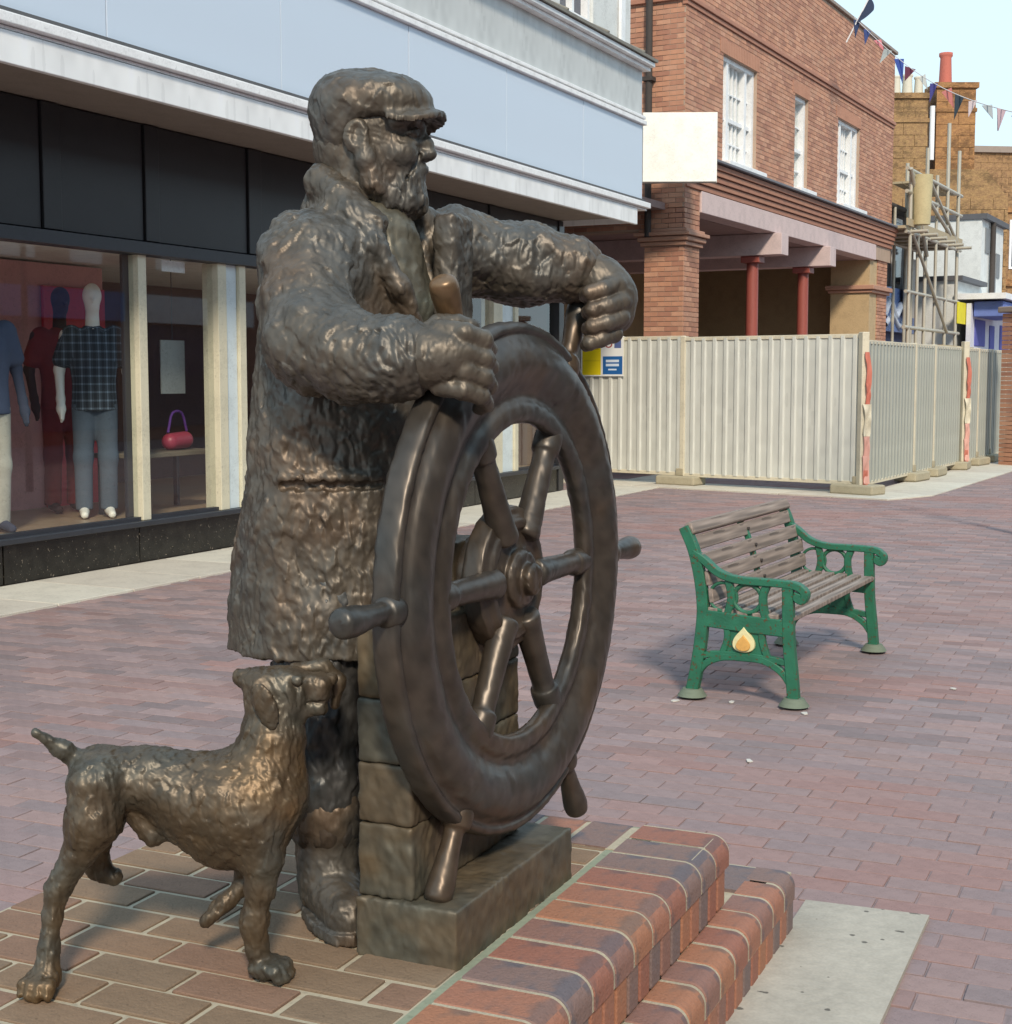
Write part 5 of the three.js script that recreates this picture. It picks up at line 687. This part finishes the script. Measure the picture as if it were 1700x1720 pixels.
// ================================================================== THE BENCH
{
  const chip = tex(256, (u, v, n) => { const q = n(40, 40, 61) * 0.6 + n(90, 90, 62) * 0.4 > 0.74 ? 1 : 0, g = 0.86 + 0.14 * n(12, 12, 63); return q ? [1.0, 0.62, 0.5] : [0.52 * g, g, g * 0.95]; });
  const green = mat('green_iron', [0.09, 0.155, 0.095], { t: chip, bump: 0.0015, roughness: 0.5 }), wood = mat('weathered_slat', [0.36, 0.30, 0.27], { t: woodTex, roughness: 0.85 });
  const Bn = thing('park_bench', 'green cast iron bench with weathered wooden slats on the brick paving', 'bench', [0.872, 0, -6.865], -27.0 * Math.PI / 180);
  // profile: x from the back feet to the front, y up; z runs toward the far end as -z
  const bar = (pts, w, t = 0.035) => { // flat bar following a curve in the profile plane
    const c = new THREE.CatmullRomCurve3(pts.map(([x, y]) => V(x, y, 0)), false, 'centripetal'), P = c.getPoints(pts.length * 6), s = new THREE.Shape(), L = [], Rr = [];
    P.forEach((p, i) => { const a = P[Math.max(0, i - 1)], b = P[Math.min(P.length - 1, i + 1)], l = Math.hypot(b.x - a.x, b.y - a.y) || 1, f = Array.isArray(w) ? mix(w[0], w[1], i / (P.length - 1)) : w, nx = -(b.y - a.y) / l * f / 2, ny = (b.x - a.x) / l * f / 2; L.push([p.x + nx, p.y + ny]); Rr.push([p.x - nx, p.y - ny]); });
    [...L, ...Rr.reverse()].forEach(([x, y], i) => i ? s.lineTo(x, y) : s.moveTo(x, y)); s.closePath();
    const g = new THREE.ExtrudeGeometry(s, { depth: t - 0.008, bevelEnabled: true, bevelSize: 0.004, bevelThickness: 0.004, bevelSegments: 1 }); g.translate(0, 0, -(t - 0.008) / 2); return boxUV(g, 2);
  };
  const ring = (x, y, r, q = 0.011) => new THREE.TorusGeometry(r, q, 8, 28).translate(x, y, 0);
  const frame = () => [bar([[0.0, 0.03], [0.025, 0.16], [0.045, 0.32], [0.05, 0.43], [0.035, 0.56], [0.0, 0.70], [-0.045, 0.80]], [0.05, 0.04], 0.045), bar([[0.487, 0.03], [0.475, 0.16], [0.46, 0.30], [0.455, 0.42], [0.452, 0.56]], [0.045, 0.042], 0.045),
    bar([[0.0, 0.685], [0.05, 0.655], [0.12, 0.60], [0.21, 0.572], [0.33, 0.568], [0.44, 0.565], [0.50, 0.555], [0.532, 0.525], [0.52, 0.495], [0.495, 0.505], [0.50, 0.525]], 0.026, 0.05),
    bar([[0.05, 0.385], [0.25, 0.372], [0.455, 0.362]], 0.07, 0.04), bar([[0.03, 0.20], [0.10, 0.218], [0.25, 0.222], [0.39, 0.214], [0.475, 0.20]], 0.022, 0.032), bar([[0.012, 0.09], [0.06, 0.165], [0.14, 0.205], [0.25, 0.212], [0.35, 0.205], [0.43, 0.16], [0.482, 0.09]], 0.024, 0.035),
    ring(0.262, 0.487, 0.066), ring(0.145, 0.487, 0.066, 0.008), bar([[0.355, 0.56], [0.335, 0.50], [0.345, 0.42], [0.355, 0.40]], 0.028, 0.03), bar([[0.17, 0.57], [0.185, 0.49], [0.17, 0.41]], 0.026, 0.03),
    bar([[0.165, 0.355], [0.17, 0.30], [0.145, 0.22]], 0.022, 0.03), bar([[0.335, 0.355], [0.335, 0.30], [0.36, 0.22]], 0.022, 0.03), box(0.165, 0.14, 0.014, 0.252, 0.288, 0)];
  const pad = (x) => new THREE.CylinderGeometry(0.045, 0.07, 0.035, 20).translate(x, 0.03, 0);
  const medal = () => { const s = new THREE.Shape(); s.moveTo(0, 0.062); s.bezierCurveTo(0.012, 0.04, 0.05, 0.02, 0.05, -0.018); s.bezierCurveTo(0.05, -0.06, -0.05, -0.06, -0.05, -0.018); s.bezierCurveTo(-0.05, 0.02, -0.012, 0.04, 0, 0.062); return s; };
  const ext = (s, k, d, z) => { const g = new THREE.ExtrudeGeometry(s, { depth: d, bevelEnabled: true, bevelSize: 0.003, bevelThickness: 0.004, bevelSegments: 2 }); g.scale(k, k, 1); g.translate(0.252, 0.292, z); return g; };
  for (const z of [0, -1.54]) {
    const f = part('end_frame', frame(), green, Bn); f.position.z = z;
    for (const x of [0.0, 0.487]) { const p = part('foot', pad(x), G('worn_foot', [0.15, 0.18, 0.13]), f); }
    if (z === 0) { const m = part('medallion', ext(medal(), 1, 0.012, 0.008), G('medal_cream', [0.72, 0.66, 0.36]), f, 'cream and orange drop shaped medallion'); part('medal_core', ext(medal(), 0.62, 0.01, 0.02).translate(0, -0.012, 0), G('medal_orange', [0.70, 0.38, 0.10]), m); }
  }
  const zs0 = 0.01, zs1 = -1.55, slat = (w, t, x, y, a, n) => { const m = part(n, box(t, w, zs0 - zs1, 0, 0, (zs0 + zs1) / 2, 0.006, 1.3), wood, Bn); m.position.set(x, y, 0); m.rotation.z = a; };
  for (let i = 0; i < 6; i++) slat(0.052, 0.026, 0.095 + i * 0.072, 0.422 - i * 0.003, Math.PI / 2, 'seat_slat');
  for (let i = 0; i < 4; i++) slat(0.068, 0.024, 0.088 - i * i * 0.006 - i * 0.012, 0.49 + i * 0.079, 0.12 + i * 0.05, 'back_slat');
  { const m = part('back_slat', box(0.04, 0.062, zs0 - zs1, 0, 0, (zs0 + zs1) / 2, 0.012, 1.3), wood, Bn); m.position.set(-0.02, 0.795, 0); m.rotation.z = 0.5; }
  part('centre_strap', [bar([[0.10, 0.44], [0.075, 0.56], [0.02, 0.72], [-0.03, 0.79]], 0.02, 0.03), bar([[0.46, 0.385], [0.25, 0.395], [0.06, 0.405]], 0.02, 0.03)].map(g => g.translate(-0.02, -0.005, -0.77)), green, Bn);
  for (let i = 0; i < 4; i++) { const m = part('bolt', new THREE.CylinderGeometry(0.009, 0.009, 0.012, 10).rotateZ(Math.PI / 2), G('bolt_dark', [0.05, 0.04, 0.035]), Bn); m.position.set(0.104 - i * i * 0.006 - i * 0.012, 0.49 + i * 0.079, -0.77); }
}
{ // litter trodden on the paving
  const R = rng(99), m = G('litter_pale', [0.62, 0.58, 0.52]), lab = 'small pale scrap of trodden litter lying on the brick paving';
  for (const [x, z] of [[2.05, -8.15], [1.45, -7.4], [2.15, -7.05], [2.35, -6.1], [0.78, -6.78], [1.04, -6.75], [1.33, -6.52], [-0.98, -6.3], [0.95, -5.7]]) {
    const s = new THREE.Shape(), n = 7, r = 0.008 + R() * 0.011; for (let i = 0; i < n; i++) { const a = i / n * 6.283, q = r * (0.6 + 0.6 * R()); i ? s.lineTo(Math.cos(a) * q * 1.5, Math.sin(a) * q) : s.moveTo(Math.cos(a) * q * 1.5, Math.sin(a) * q); }
    const g = new THREE.ExtrudeGeometry(s, { depth: 0.004, bevelEnabled: false }); g.rotateX(-Math.PI / 2); single('litter_scrap', boxUV(g), m, lab, 'litter', [x, 0.003, z], R() * 6, 'scraps of litter on the paving');
  }
}
//@@S1
renderer.render(scene, camera);
